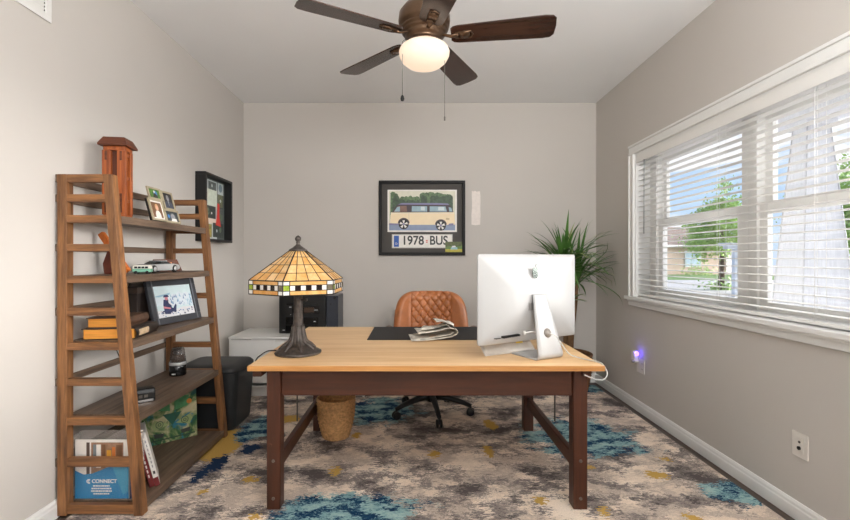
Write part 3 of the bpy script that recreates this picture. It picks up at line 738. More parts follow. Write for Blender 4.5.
# crossed wooden easel stand
M_or = wood('orange_wood', (176, 84, 24), (216, 118, 44), 'z', 8, .45)
ws = thing('wooden_stand', 'orange wooden crossed stand on the second shelf beside the toy cars', 'stand', (-1.585, 2.33, 1.125))
def slat(mb, a, b, wd, y0, y1):
    d = Vector((b[0]-a[0], b[1]-a[1])); d.normalize(); n_ = Vector((-d.y, d.x))*wd/2
    mb.prism([(a[0]-n_.x, a[1]-n_.y), (b[0]-n_.x, b[1]-n_.y), (b[0]+n_.x, b[1]+n_.y), (a[0]+n_.x, a[1]+n_.y)], 'y', y0, y1)
m_ = MB(); slat(m_, (-.066, .215), (.075, .012), .030, -.028, -.004); m_.build('long_slat', M_or, ws, bevel=.003)
m_ = MB(); m_.prism([(-.062, 0), (-.030, 0), (-.005, .085), (-.012, .145), (-.036, .150), (-.070, .055)], 'y', .0, .026); m_.build('short_slat', mat('red_brown_wood', (104, 42, 20), .45, var=.2, scale=30), ws, bevel=.003)

# toy cars and plaque
tv = thing('toy_van', 'tiny mint green and white toy van on the second shelf', 'toy car', (-1.464, 2.365, 1.1255), R(14))
M_mint = mat('mint_paint', (128, 190, 166), .25, coat=.4, var=.02); M_cream = mat('cream_paint', (232, 230, 220), .3, coat=.4, var=.02); M_tw = mat('toy_window', (36, 46, 50), .15); M_tyre = mat('toy_tyre', (24, 24, 24), .7); M_silv = mat('toy_silver', (206, 208, 208), .22, .4, var=.03)
m_ = MB(); m_.prism([(-.044, .008), (.044, .008), (.046, .026), (-.046, .026)], 'y', -.019, .019); m_.build('lower_body', M_mint, tv, bevel=.004)
m_ = MB(); m_.prism([(-.045, .026), (.045, .026), (.040, .043), (.036, .046), (-.038, .046), (-.042, .042)], 'y', -.0175, .0175); m_.build('upper_body', M_cream, tv, bevel=.004)
m_ = MB()
for x in (-.034, -.017, 0, .017): m_.box(x, x+.014, -.0185, .0185, .029, .039)
m_.build('windows', M_tw, tv)
for x in (-.027, .027):
    for y in (-.017, .017): MB().lathe([(0, -.003), (.008, -.003), (.008, .003), (0, .003)], seg=14, M=Matrix.Translation((x, y, .008)) @ Matrix.Rotation(R(90), 4, 'X')).build('wheel', M_tyre, tv)
tc = thing('toy_car', 'silver classic model sports car on the second shelf', 'toy car', (-1.505, 2.555, 1.1255), R(90)); tc.scale = (1.22, 1.1, 1.1)
sid = [(-.135, .016), (-.14, .026), (-.13, .034), (-.07, .043), (-.035, .046), (-.005, .064), (.03, .066), (.075, .050), (.12, .042), (.138, .034), (.138, .018), (.11, .010), (-.12, .010)]
m_ = MB(); m_.prism([(-.138, .016), (-.140, .028), (-.125, .036), (-.06, .045), (.08, .047), (.125, .042), (.139, .034), (.138, .016), (.115, .010), (-.12, .010)], 'y', -.048, .048); m_.build('body', M_silv, tc, bevel=.010, seg=3)
m_ = MB(); m_.add([(-.045, -.042, .043), (.078, -.042, .045), (.078, .042, .045), (-.045, .042, .043), (-.008, -.032, .060), (.038, -.032, .061), (.038, .032, .061), (-.008, .032, .060)], [(0,3,2,1), (4,5,6,7), (0,1,5,4), (1,2,6,5), (2,3,7,6), (3,0,4,7)]); m_.build('cabin', M_tw, tc, bevel=.004)
MB().box(-.008, .045, -.033, .033, .0590, .0635).build('roof', M_silv, tc, bevel=.002)
for x in (-.085, .085):
    for y in (-.046, .046):
        MM = Matrix.Translation((x, y, .020)) @ Matrix.Rotation(R(90), 4, 'X')
        wh = MB().lathe([(0, -.007), (.017, -.007), (.020, -.004), (.020, .004), (.017, .007), (0, .007)], seg=20, M=MM).build('wheel', M_tyre, tc)
        MB().lathe([(0, -.009), (.012, -.009), (.012, .009), (0, .009)], seg=16, M=MM).build('hub', M_silv, wh)
pq = thing('wooden_plaque', 'small dark wooden plaque with orange cut-out pattern behind the silver toy car', 'plaque', (-1.600, 2.835, 1.1255), R(66))
MB().prism([(-.112, 0), (.115, 0), (.075, .076), (-.085, .076)], 'y', 0, .014).build('board', M_lantx, pq, bevel=.002)
m_ = MB()
for x, z, r_ in ((-.045, .045, .014), (-.012, .038, .016), (.026, .043, .017), (.055, .03, .012)):
    for k in range(5): m_.disc((x+.6*r_*math.cos(k*1.257+x*90), z+.6*r_*math.sin(k*1.257+x*90)), .0055, -.0008, 0, 8)
m_.build('cut_out_pattern', mat('cutout_orange', (222, 140, 84), .5), pq, fix=False)

# big dark photo frame with a mountain picture
M_dfr = mat('dark_blue_grey_frame', (62, 64, 70), .38, var=.1)
pf = thing('framed_photo', 'wide dark framed photo of a hiker before snowy mountains on the third shelf', 'photo', (-1.478, 2.735, .811), R(78))
ML = Matrix.Rotation(R(-14), 4, 'X')
fo = frame_mb(.395, .272, .040, .022, 0, ML); fo.box(-.165, .165, -.010, -.004, .03, .25, 0, ML); fo.build('frame', M_dfr, pf, bevel=.003)
m_ = MB()
for x in (-.166, .158): m_.box(x, x+.008, -.0235, -.021, .004, .268, 0, ML)
m_.build('frame_groove', mat('frame_groove', (110, 112, 118), .4), pf)
m_ = MB(); MI = ML @ Matrix.Translation((0, -.0102, .136)); W_, Hh = .1575, .096
full(m_, W_, Hh, MI, 0, 1)
m_.poly([(-W_, .035), (-.10, .042), (-.02, .052), (-.03, .038), (-.11, .030)], -.0008, 1, MI)
m_.poly([(-W_, -.02), (-W_, .02), (-.12, .026), (-.08, .014), (-.03, .030), (.0, .045), (.02, .036), (.05, .056), (.08, .040), (.11, .048), (W_, .03), (W_, -.04)], -.0008, 2, MI)
mr = random.Random(5)
for k in range(46):
    x = mr.uniform(-.03, .15); z = mr.uniform(-.03, .036); s_ = mr.uniform(.004, .013); m_.poly([(x-s_*.5, z-s_), (x+s_*.6, z-s_*1.4), (x+s_*.2, z+s_)], -.0010-.00001*k, 1 if k % 2 else 3, MI)
m_.poly([(-W_, -Hh), (W_, -Hh), (W_, -.05), (.06, -.045), (-.02, -.06), (-W_, -.05)], -.0016, 4, MI)
for k in range(40):
    x = mr.uniform(-.15, .15); z = mr.uniform(-.092, -.055); s_ = mr.uniform(.003, .010); m_.poly([(x-s_, z), (x+s_, z-s_*.5), (x+s_*.4, z+s_*.7), (x-s_*.5, z+s_*.6)], -.0018-.00001*k, 5 if k % 3 else 3, MI)
m_.poly([(-.095, -.075), (-.05, -.08), (-.03, -.05), (-.035, -.01), (-.05, .012), (-.085, .012), (-.095, -.02)], -.0024, 5, MI)      # hiker: vest
m_.poly([(-.05, -.06), (-.005, -.075), (.01, -.03), (.003, -.02), (-.02, -.045), (-.05, -.035)], -.0026, 5, MI); m_.poly([(-.098, -.04), (-.045, -.05), (-.04, -.042), (-.095, -.028)], -.0028, 6, MI); m_.poly([(-.052, .008), (-.03, -.012), (-.012, -.03), (-.02, -.036), (-.05, -.012)], -.0028, 4, MI)
m_.disc((-.062, .020), .013, -.003, 6, 14, MI); m_.poly([(-.085, .026), (-.038, .026), (-.048, .040), (-.076, .040)], -.0032, 5, MI)
m_.build('photo_print', [cmat('sky_print', (206, 224, 228)), cmat('pale_blue_print', (150, 188, 208)), cmat('snow_print', (214, 224, 232), var=.05), cmat('ridge_print', (112, 140, 180)), cmat('rock_print', (222, 222, 226)), cmat('navy_print', (40, 50, 92), var=.3, scale=60), cmat('skin_print', (206, 130, 140))], pf, fix=False)
MB().box(-.04, .04, 0, .005, .0, .2, M=Matrix.Translation((0, .085, 0)) @ Matrix.Rotation(R(10), 4, 'X')).build('easel_back', M_blackm, pf)

# two old books
M_page = mat('amber_page_edges', (236, 160, 66), .7, var=.12, scale=90, stretch=(.1, .1, 3)); M_cov1 = mat('brown_leather_cover', (92, 66, 50), .6, var=.25, scale=40); M_cov2 = mat('dark_leather_cover', (48, 38, 32), .5, var=.3, scale=30); M_cream2 = mat('cream_spine_label', (206, 180, 146), .7, var=.2, scale=60)
def old_book(label, loc, rz, w_, d_, t_, mc, patch):
    b_ = thing('old_book', label, 'book', loc, rz, group=None)
    MB().box(.006, w_-.006, .005, d_-.005, .004, t_-.004).build('page_block', M_page, b_, bevel=.002)
    m_ = MB(); m_.box(0, w_, 0, d_, 0, .004); m_.box(0, w_, 0, d_, t_-.004, t_)
    m_.grid(1, 8, lambda u, v: (w_-.004+.012*math.sin(PI*v), d_*u, .002+(t_-.004)*v), 0, True)
    m_.build('cover', mc, b_, solid=0)
    if patch:
        m_ = MB(); m_.grid(1, 4, lambda u, v: (w_+.0055+.0034*math.sin(PI*v), d_*(.12+.42*u), t_*(.22+.56*v))); m_.build('spine_label', M_cream2, b_)
    return b_
old_book('thick old book with amber page edges and black spine, bottom of the pair', (-1.612, 2.125, .811), R(9), .238, .26, .055, M_cov2, True)
old_book('old book with brown leather cover, lying on top of another book', (-1.600, 2.140, .8665), R(8), .180, .228, .050, M_cov1, False)
bx = thing('dark_box', 'dark brown box against the wall behind the stacked old books', 'box', (-1.625, 2.64, .811))
M_dbx = mat('dark_brown_box', (44, 34, 30), .6, var=.15)
MB().box(-.040, .040, -.13, .14, 0, .195).build('body', M_dbx, bx, bevel=.003)
MB().box(-.043, .043, -.133, .143, .195, .232).build('lid', mat('brown_lid', (66, 52, 44), .6, var=.15), bx, bevel=.003)
cb_ = tag(MB().tube(spline([(.0, .0, 0), (-.05, .02, -.1), (-.09, -.05, -.22), (-.10, -.02, -.30), (-.105, .03, -.45), (-.07, .10, -.58), (-.09, .17, -.651)], 6), .003, 8).build('black_cable', M_black, loc=(-1.57, 2.45, 1.122)), 'thin black cable hanging down the wall behind the bookshelf shelves', 'cable')

# fourth shelf
rd = thing('clock_radio', 'small black clock radio on the fourth shelf behind the near post', 'clock radio', (-1.445, 2.31, .46), R(38))
MB().prism([(-.05, 0), (.045, 0), (.050, .03), (.03, .066), (-.045, .068), (-.05, .05)], 'x', -.065, .065).build('body', M_black, rd, bevel=.006)
m_ = MB(); m_.box(-.055, .055, -.0535, -.049, .004, .016); m_.build('chrome_strip', M_chrome, rd)
m_ = MB()
for x in (-.035, -.01, .015): m_.box(x, x+.016, -.0525, -.049, .026, .040)
m_.build('buttons', M_steel, rd)
gr = thing('storage_jar', 'small clear-topped jar with black base on the fourth shelf', 'jar', (-1.525, 2.83, .46))
MB().lathe([(0, 0), (.048, 0), (.050, .006), (.050, .062), (.047, .066), (0, .066)], seg=28).build('base', M_pb, gr)
MB().lathe([(.0505, .066), (.052, .070), (.051, .082), (.0495, .086), (0, .086)], seg=28).build('collar', M_silv, gr)
MB().lathe([(.047, .086), (.0465, .11), (.038, .165), (.032, .176), (0, .178)], seg=28).build('clear_top', clear_mat('smoked_plastic', (96, 88, 84), .55, .12), gr)
MB().lathe([(0, .087), (.040, .087), (.036, .118), (.024, .13), (0, .134)], seg=20).build('contents', mat('coffee_brown', (96, 74, 58), .8, var=.4, scale=90), gr)
MB().lathe([(.022, .135), (.026, .14), (.024, .170), (0, .172)], seg=20).build('inner_cap', M_black, gr)
MB().box(-.012, .012, -.0515, -.049, .012, .018).build('base_mark', M_whitep, gr)

# painted canvas on the bottom shelf
cv = thing('painted_canvas', 'green and blue painted canvas of a van front on the bottom shelf', 'painting', (-1.545, 2.798, .050), R(41.7))  # shade of the shelf is put into its darkened paint colours
MC = Matrix.Rotation(R(-5), 4, 'X')
def canvas_mat():
    m, t, b = base_mat('splashed_paint'); c = t.coord()
    n1 = t.noise(c, 7, 5, .6, 1.5); n2 = t.noise(t.vmath('ADD', c, (4, 1, 7)), 9, 5, .65, 1.0)
    col = t.ramp(n1, [(.36, lin((196, 186, 146))), (.47, lin((116, 136, 84))), (.53, lin((44, 96, 48))), (.62, lin((16, 66, 56)))])
    col = t.mix(t.step(n2, .56, .64), col, lin((30, 116, 140))); col = t.mix(t.step(n2, .40, .34), col, lin((196, 186, 150)))
    sx = t.new('ShaderNodeSeparateXYZ'); t.put(sx.inputs[0], c)
    col = t.mix(t.step(t.math('ADD', sx.outputs[2], t.math('MULTIPLY', n1, .1)), .30, .36), col, lin((24, 92, 100)))
    t.put(b.inputs['Base Color'], col); b.inputs['Roughness'].default_value = .55; return m
MB().box(-.165, .145, -.018, 0, .0, .318, M=MC).build('canvas', canvas_mat(), cv, bevel=.002)
m_ = MB(); MD = MC @ Matrix.Translation((.0, -.0185, 0))
def arc(c, r_, a0, a1, th, mi, l):
    n_ = 18
    for k in range(n_):
        t0, t1 = R(a0+(a1-a0)*k/n_), R(a0+(a1-a0)*(k+1)/n_)
        m_.poly([(c[0]+(r_-th)*math.cos(t0), c[1]+(r_-th)*math.sin(t0)), (c[0]+r_*math.cos(t0), c[1]+r_*math.sin(t0)), (c[0]+r_*math.cos(t1), c[1]+r_*math.sin(t1)), (c[0]+(r_-th)*math.cos(t1), c[1]+(r_-th)*math.sin(t1))], -l, mi, MD)
for sx in (-1, 1):
    m_.poly([(sx*.018, .11), (sx*.10, .15), (sx*.118, .12), (sx*.10, .085)], -.0003, 0, MD)
    arc((sx*.072, .118), .022, 0, 360, .004, 1, .0006); arc((sx*.072, .118), .010, 0, 360, .004, 1, .0006)
    m_.poly([(sx*.045, .060), (sx*.105, .066), (sx*.10, .040), (sx*.055, .036)], -.0006, 2, MD)
    m_.poly([(sx*.012, .19), (sx*.09, .205), (sx*.10, .27), (sx*.014, .272)], -.0003, 3, MD)
arc((0, .09), .125, 200, 340, .006, 1, .0005)
m_.poly([(-.055, .175), (.055, .175), (.0, .10)], -.0005, 4, MD); m_.poly([(-.13, .028), (.13, .028), (.13, .020), (-.13, .020)], -.0005, 1, MD); m_.disc((.10, .23), .016, -.0007, 5, 12, MD)
m_.build('van_drawing', [cmat('pale_paint', (150, 166, 112), var=.2, scale=30), cmat('dark_green_paint', (34, 66, 44), var=.2), cmat('grey_paint', (52, 56, 52)), cmat('mid_green_paint', (70, 136, 84), var=.4, scale=30), cmat('deep_green_paint', (18, 84, 66), var=.3, scale=30), cmat('orange_paint', (210, 130, 50))], cv, fix=False)

# magazine holder with brochure
M_blue = mat('brochure_blue', (4, 122, 176), .35, var=.06, scale=10)
mh = thing('magazine_holder', 'clear plastic holder with blue brochure standing on the bottom shelf', 'magazine holder', (-1.5035, 2.118, .050))
m_ = MB(); m_.box(-.150, .167, -.006, -.004, 0, .20, 1); m_.box(-.150, -.148, -.004, .055, 0, .30); m_.box(.165, .167, -.004, .055, 0, .30); m_.box(-.148, .165, .053, .055, 0, .31); m_.box(-.148, .165, -.004, .053, 0, .002)
m_.build('clear_holder', [M_clear, clear_mat('thin_clear_plastic', (225, 230, 232), .03)], mh)
m_ = MB(); m_.box(-.132, .126, 0, .006, .003, .285, 0)
m_.build('brochure', M_prw, mh)
bro = MB(); y_ = -.0006
wave = [(-.132, .003), (.126, .003), (.126, .180), (.09, .178), (.05, .165), (.0, .142), (-.05, .122), (-.09, .118), (-.132, .138)]
bro.poly([(-.055, .10), (.100, .10), (.100, .272), (-.055, .272)], y_, 1); bro.poly([(-.078, .09), (-.062, .09), (-.062, .272), (-.078, .272)], y_, 2)
for x0, x1, z0, z1, mi in ((-.045, -.03, .15, .262, 3), (-.03, -.008, .15, .262, 0), (-.003, .014, .15, .262, 4), (.020, .042, .15, .235, 5), (.046, .062, .15, .25, 6), (.066, .094, .15, .26, 4)): bro.poly([(x0, z0), (x1, z0), (x1, z1), (x0, z1)], y_*2, mi)
bro.poly(wave, y_*3, 7); bro.poly([(.045, .163), (.09, .178), (.126, .180), (.126, .04), (.10, .02)], y_*4, 8)
bro.build('brochure_print', [M_prw, cmat('interior_print', (150, 116, 92), var=.3, scale=40), cmat('doorway_print', (86, 70, 60)), cmat('door_print', (120, 130, 134)), M_prh, cmat('ochre_print', (222, 160, 60)), cmat('orange_print', (206, 120, 60)), M_blue, cmat('light_blue_print', (60, 150, 186))], mh, fix=False)
text('brochure_logo', 'CONNECT', .0245, M_prw, mh, (.010, -.0032, .086), sx=1.0, bold=.0006)
m_ = MB(); MQ = Matrix.Translation((-.062, -.0032, .086))
for r0, a0, a1 in ((.014, 70, 290), (.008, 60, 300)):
    for k in range(12):
        t0, t1 = R(a0+(a1-a0)*k/12), R(a0+(a1-a0)*(k+1)/12); ra = r0-.004
        m_.poly([(ra*math.cos(t0), ra*.7*math.sin(t0)), (r0*math.cos(t0), r0*.8*math.sin(t0)), (r0*math.cos(t1), r0*.8*math.sin(t1)), (ra*math.cos(t1), ra*.7*math.sin(t1))], 0, 0, MQ)
z = .064
for wd in (.080, .096, .100, .076):     # four lines of unreadably small print
    x = -.004-wd/2; kx = mr
    while x < -.004+wd/2:
        l_ = kx.uniform(.004, .011); m_.poly([(x, z-.0035), (min(x+l_, -.004+wd/2), z-.0035), (min(x+l_, -.004+wd/2), z+.0035), (x, z+.0035)], -.0032, 0); x += l_+.0022
    z -= .0125
m_.build('small_print', M_prw, mh, fix=False)
MB().box(-.12, .125, .012, .05, .003, .25).build('papers', M_prw, mh)

# leaning books
def leaning(label, name, x, y, lean, h, th, d, mc, extra, rz=0):
    b_ = thing(name, label, 'book', (x, y, .0525), rz); MM = Matrix.Rotation(R(-lean), 4, 'Y')
    m_ = MB(); m_.box(0, .0025, 0, d, 0, h, 0, MM); m_.box(th-.0025, th, 0, d, 0, h, 0, MM); m_.box(.0025, th-.0025, 0, .003, 0, h, 0, MM); m_.build('cover', mc, b_)
    MB().box(.0025, th-.0025, .003, d-.004, .004, h-.004, M=MM).build('pages', M_prw, b_)
    for (z0, z1, w0, w1, mm, nm) in extra: MB().box(th*w0, th*w1, -.0007, .0005, z0, z1, M=MM).build(nm, mm, b_)
    return b_
M_mar = mat('maroon_cover', (112, 34, 36), .5); M_navy = mat('navy_cover', (44, 46, 84), .5)
leaning('navy blue booklet standing in the clear holder beside the blue brochure', 'navy_booklet', -1.3735, 2.117, 0, .27, .026, .050, M_navy, [])
leaning('maroon book leaning left on the bottom shelf, left of a white one', 'maroon_book', -1.335, 2.215, 13, .29, .022, .19, M_mar, [(.05+.025*k, .05+.025*k+.016, .3, .55, M_prw, 'spine_lettering') for k in range(8)], R(33))
leaning('white spined book with red foot leaning on the bottom shelf', 'white_book', -1.3145, 2.228, 13, .285, .022, .19, M_prw, [(.0, .045, 0, 1, M_mar, 'red_foot'), (.065, .08, .3, .7, M_prk, 'publisher_mark')]+[(.10+.022*k, .10+.022*k+.014, .42, .6, M_prgr, 'spine_lettering') for k in range(7)], R(33))

# dark bin behind the far end of the shelf
bn = thing('waste_bin', 'dark grey rounded bin between the bookshelf and the white cabinet', 'bin', (-1.462, 3.25, 0))
M_bin = mat('dark_grey_plastic', (40, 42, 44), .5, var=.08)
def rr2(w_, d_, r_): return rrect(-w_/2, w_/2, -d_/2, d_/2, r_, 6)
lay = [(0, .37, .34, .05), (.02, .385, .355, .05), (.36, .432, .392, .065), (.401, .434, .394, .065)]
vsx = []; n_ = len(rr2(1, 1, .1)); fs = []
for z_, w_, d_, r_ in lay: vsx += [(x, y, z_) for x, y in rr2(w_, d_, r_)]
for k in range(len(lay)-1): fs += [(k*n_+i, k*n_+(i+1) % n_, (k+1)*n_+(i+1) % n_, (k+1)*n_+i) for i in range(n_)]
fs += [tuple(range(n_)), tuple((len(lay)-1)*n_+i for i in range(n_))]
m_ = MB(); m_.add(vsx, fs, 0, False); m_.build('body', M_bin, bn)
vsx = []; lay2 = [(.402, .435, .395, .065), (.425, .435, .395, .065), (.445, .40, .36, .06), (.455, .30, .26, .05)]
for z_, w_, d_, r_ in lay2: vsx += [(x, y, z_) for x, y in rr2(w_, d_, r_)]
m_ = MB(); m_.add(vsx, fs, 0, True); m_.build('lid', M_bin, bn)
# ------------------------------------------------------------------ ceiling fan
fn_ = thing('ceiling_fan', 'bronze ceiling fan with five walnut blades and a lit bowl light', 'ceiling fan', (.045, 2.14, H))
MB().lathe([(.02, 0), (.075, 0), (.072, -.03), (.05, -.06), (.02, -.068)], seg=32).build('canopy', M_fanm, fn_)
MB().lathe([(.014, -.06), (.014, -.30)], seg=16).build('downrod', M_fanm, fn_)
MB().lathe([(.016, -.285), (.05, -.295), (.10, -.315), (.122, -.345), (.126, -.38), (.122, -.405), (.112, -.410), (.112, -.416), (.118, -.420), (.112, -.426), (.104, -.430), (.110, -.435), (.100, -.441), (.092, -.446), (.098, -.452), (.080, -.462), (.072, -.468), (.072, -.482), (.085, -.487), (.088, -.494), (.02, -.496)], seg=48).build('motor_housing', M_fanm, fn_)
def globe_mat():
    m, t, b = base_mat('lit_globe_glass')
    b.inputs['Base Color'].default_value = (*lin((170, 162, 152)), 1); b.inputs['Roughness'].default_value = .25
    lw = t.new('ShaderNodeLayerWeight'); lw.inputs['Blend'].default_value = .35
    n = t.noise(t.coord(), 3, 1)
    b.inputs['Emission Color'].default_value = (*lin((255, 226, 196)), 1)
    t.put(b.inputs['Emission Strength'], t.math('ADD', .62, t.math('MULTIPLY', n, .2)))
    return m
MB().lathe([(.075, -.494), (.098, -.500), (.116, -.513), (.123, -.530), (.121, -.548), (.108, -.572), (.085, -.592), (.05, -.606), (.02, -.610), (0, -.6105)], seg=48).build('light_globe', globe_mat(), fn_)
for k in range(5):
    a = R(-9.5+72.5*k); MZ = Matrix.Translation((0, 0, -.455)) @ Matrix.Rotation(a, 4, 'Z') @ Matrix.Rotation(R(-12), 4, 'X')
    out = [(.130, -.040), (.142, -.052), (.165, -.058), (.560, -.074), (.597, -.070), (.613, -.052), (.617, 0), (.613, .052), (.597, .070), (.560, .074), (.165, .058), (.142, .052), (.130, .040)]
    m_ = MB(); m_.prism(out, 'z', -.003, .003); b_ = m_.build('blade', M_blade, fn_, bevel=.0015); b_.matrix_local = MZ
    m_ = MB(); m_.tube([(.080, 0, .004), (.10, 0, .0), (.13, 0, -.010), (.165, 0, -.0085)], [.012, .010, .011, .016], 10, flat=.45)
    m_.lathe([(0, -.0115), (.024, -.0105), (.026, -.006), (.024, -.003), (0, -.003)], (.195, 0, 0), 20); m_.tube([(.15, -.018, -.007), (.225, -.02, -.006), (.235, 0, -.006), (.225, .02, -.006), (.15, .018, -.007)], .004, 8)
    for q in ((.185, .012), (.185, -.012), (.212, 0)): m_.ball((q[0], q[1], -.011), .004, seg=8)
    m_.build('blade_bracket', M_fanm, b_)
for (x, y, z1, dark) in ((-.105, -.045, -.755, True), (.098, -.02, -.85, False)):
    c_ = MB().tube([(x*.8, y*.8, -.48), (x, y, -.50), (x, y, z1)], .0013, 6).build('pull_chain', M_steel, fn_)
    if dark: MB().lathe([(0, -.03), (.007, -.027), (.0095, -.018), (.007, -.006), (.003, 0), (0, .001)], (x, y, z1), 16).build('pull_knob', M_blackm, c_)
    else: MB().lathe([(0, -.02), (.004, -.018), (.004, 0), (0, .001)], (x, y, z1), 12).build('pull_knob', M_steel, c_)

# ------------------------------------------------------------------ framed van picture on the back wall
pv = thing('framed_picture', 'black framed picture of a cream van above a 1978 BUS plate', 'picture', (.069, YB-.001, 1.604))
WP, HP = .848, .735
frame_mb(WP, HP, .030, .030, 0, Matrix.Translation((0, 0, -HP/2))).build('frame', mat('black_frame', (16, 15, 15), .5, var=.08, spec=.25), pv, bevel=.004)
MB().box(-WP/2+.025, WP/2-.025, -.010, -.001, -HP/2+.025, HP/2-.025).build('mat_board', mat('charcoal_mat', (78, 75, 72), .8, var=.03), pv)
def C(cx, cy): return ((cx/6.337-47)/101.46, (40.3-cy/6.337)/101.46)
def CP(*q): return [C(*q[i:i+2]) for i in range(0, len(q), 2)]
m_ = MB(); MY = Matrix.Translation((0, -.0105, 0))
def q_(pts, l, mi): m_.poly(pts, -.00025*l, mi, MY)
q_(CP(80,343, 518,343, 518,76, 80,76), 0, 0); q_(CP(90,333, 507,333, 507,85, 90,85), 1, 1)
pr_ = random.Random(3)
for (x0, x1, yb, mi, cnt) in ((90, 507, 150, 2, 34), (90, 507, 175, 3, 30)):
    for k in range(cnt):
        cx_ = pr_.uniform(x0+16, x1-16); top = pr_.uniform(86, 104) if (cx_ < 150 or cx_ > 300) else pr_.uniform(112, 132)
        w_ = pr_.uniform(10, 22); n_ = 9
        pts_ = [C(min(507, max(90, cx_+w_*math.cos(PI*i/(n_-1))*pr_.uniform(.8, 1.1))), (top+yb*.12 if mi == 3 else top)+w_-w_*math.sin(PI*i/(n_-1))*pr_.uniform(.8, 1.1)) for i in range(n_)]
        q_([C(cx_+w_, 260)]+pts_+[C(cx_-w_, 260)], 2+(.02*k)+(1 if mi == 3 else 0), mi)
q_(CP(90,333, 507,333, 507,296, 90,296), 4.5, 4); q_(CP(90,308, 507,306, 507,290, 90,290), 4.2, 5)
q_(CP(96,298, 505,298, 503,228, 497,216, 104,218, 98,240), 5, 6)                        # van body
q_(CP(108,220, 497,218, 485,190, 468,168, 150,166, 138,176), 6, 7)                     # upper dark band
q_(CP(146,170, 470,172, 462,163, 400,160, 170,160), 7, 8)                               # roof
q_(CP(118,216, 146,178, 200,178, 204,216), 8, 5); q_(CP(122,214, 140,186, 158,182, 158,214), 8.5, 9)
q_(CP(232,214, 330,214, 330,181, 234,180), 8, 9); q_(CP(346,214, 455,214, 446,182, 346,181), 8, 9); q_(CP(470,214, 490,214, 482,190, 466,186), 8, 9)
q_(CP(290,207, 315,207, 315,183, 290,183), 9, 10); q_(CP(400,207, 440,207, 436,185, 400,185), 9, 10)
q_(CP(92,300, 160,300, 160,290, 92,288), 8, 8); q_(CP(460,304, 498,302, 496,288, 470,290), 8, 8)
for (cx_, cy_) in ((182, 294), (417, 303)):
    q_([C(cx_+37*math.cos(t_), cy_-6-34*math.sin(t_)) for t_ in [PI*i/12 for i in range(13)]], 9, 7)
    c0 = C(cx_, cy_); m_.disc(c0, 32/6.337/101.46, -.00025*10, 11, 24, MY)
    for s_ in range(5):
        a = R(90+72*s_); a1, a2 = a-.32, a+.32; rr_ = 26/6.337/101.46
        q_([c0, (c0[0]+rr_*math.cos(a1), c0[1]+rr_*math.sin(a1)), (c0[0]+rr_*math.cos(a2), c0[1]+rr_*math.sin(a2))], 11, 0)
    m_.disc(c0, 6/6.337/101.46, -.00025*12, 8, 12, MY)
q_(CP(215,224, 217,296, 216,296, 214,224), 7, 8); q_(CP(100,226, 500,226, 500,224, 100,224), 6.5, 0); q_(CP(448,266, 470,268, 472,256, 450,254), 7, 12)
m_.build('van_photo', [M_prw, cmat('pale_sky_print', (216, 214, 196)), cmat('tree_print', (86, 112, 76), var=.5, scale=50), cmat('hedge_print', (62, 84, 62), var=.5, scale=50), cmat('road_print', (136, 150, 178), var=.06), cmat('earth_print', (120, 90, 78), var=.2), cmat('van_cream', (240, 220, 184), var=.03), cmat('van_dark', (62, 50, 58), var=.1), cmat('roof_lavender', (128, 124, 160), var=.05), cmat('window_print', (150, 178, 190), var=.1), cmat('curtain_print', (206, 218, 222)), cmat('tyre_print', (22, 22, 26)), cmat('vent_print', (200, 178, 140))], pv, fix=False)
x0, z1 = C(108, 358); x1, z0 = C(490, 445)
pt = MB().box(x0, x1, -.0145, -.010, z0, z1).build('number_plate', M_prw, pv, bevel=.0015)
m_ = MB(); e_ = .004
for (a0, a1, b0, b1) in ((x0+e_, x1-e_, z1-e_-.002, z1-e_), (x0+e_, x1-e_, z0+e_, z0+e_+.002), (x0+e_, x0+e_+.002, z0+e_, z1-e_), (x1-e_-.002, x1-e_, z0+e_, z1-e_)): m_.box(a0, a1, -.0155, -.0140, b0, b1)
m_.build('plate_border', mat('plate_edge', (120, 120, 120), .5), pt)
a0, b1 = C(120, 367); a1, b0 = C(152, 437)
MB().box(a0, a1, -.0158, -.0140, b0, b1).build('blue_band', mat('plate_blue', (30, 84, 168), .5, var=.02), pt)
tx = (a0+a1)/2; text('band_letter', 'D', .030, M_prw, pt, (tx, -.0162, b0+.030))
cxa, cza = C(240, 399); text('plate_number', '1978', .122, M_black, pt, (cxa, -.0156, cza), sx=.90, bold=.0026)
cxa, cza = C(403, 399); text('plate_letters', 'BUS', .122, M_black, pt, (cxa, -.0156, cza), sx=.86, bold=.0026)
cxa, cza = C(328, 403); m_ = MB()
for dz in (-.012, .004): m_.box(cxa-.009, cxa+.009, -.0156, -.0143, cza+dz, cza+dz+.010)
m_.build('red_seal', mat('seal_red', (206, 96, 86), .5), pt)
x0, z1 = C(445, 405); x1, z0 = C(552, 470)
pc = MB(); MY2 = Matrix.Translation((0, -.0165, 0)); X_ = lambda a: x0+(x1-x0)*a; Z_ = lambda a: z0+(z1-z0)*a
pc.box(x0, x1, -.0163, -.010, z0, z1, 0); pc.poly([(X_(0), Z_(0)), (X_(1), Z_(0)), (X_(1), Z_(.3)), (X_(0), Z_(.28))], 0, 1, MY2); pc.poly([(X_(0), Z_(.5)), (X_(.3), Z_(.6)), (X_(.5), Z_(.55)), (X_(1), Z_(.62)), (X_(1), Z_(1)), (X_(0), Z_(1))], -.0001, 2, MY2)
pc.poly([(X_(.3), Z_(.25)), (X_(.72), Z_(.25)), (X_(.7), Z_(.48)), (X_(.34), Z_(.46))], -.0003, 3, MY2); pc.poly([(X_(.36), Z_(.46)), (X_(.62), Z_(.48)), (X_(.58), Z_(.62)), (X_(.42), Z_(.6))], -.0004, 4, MY2)
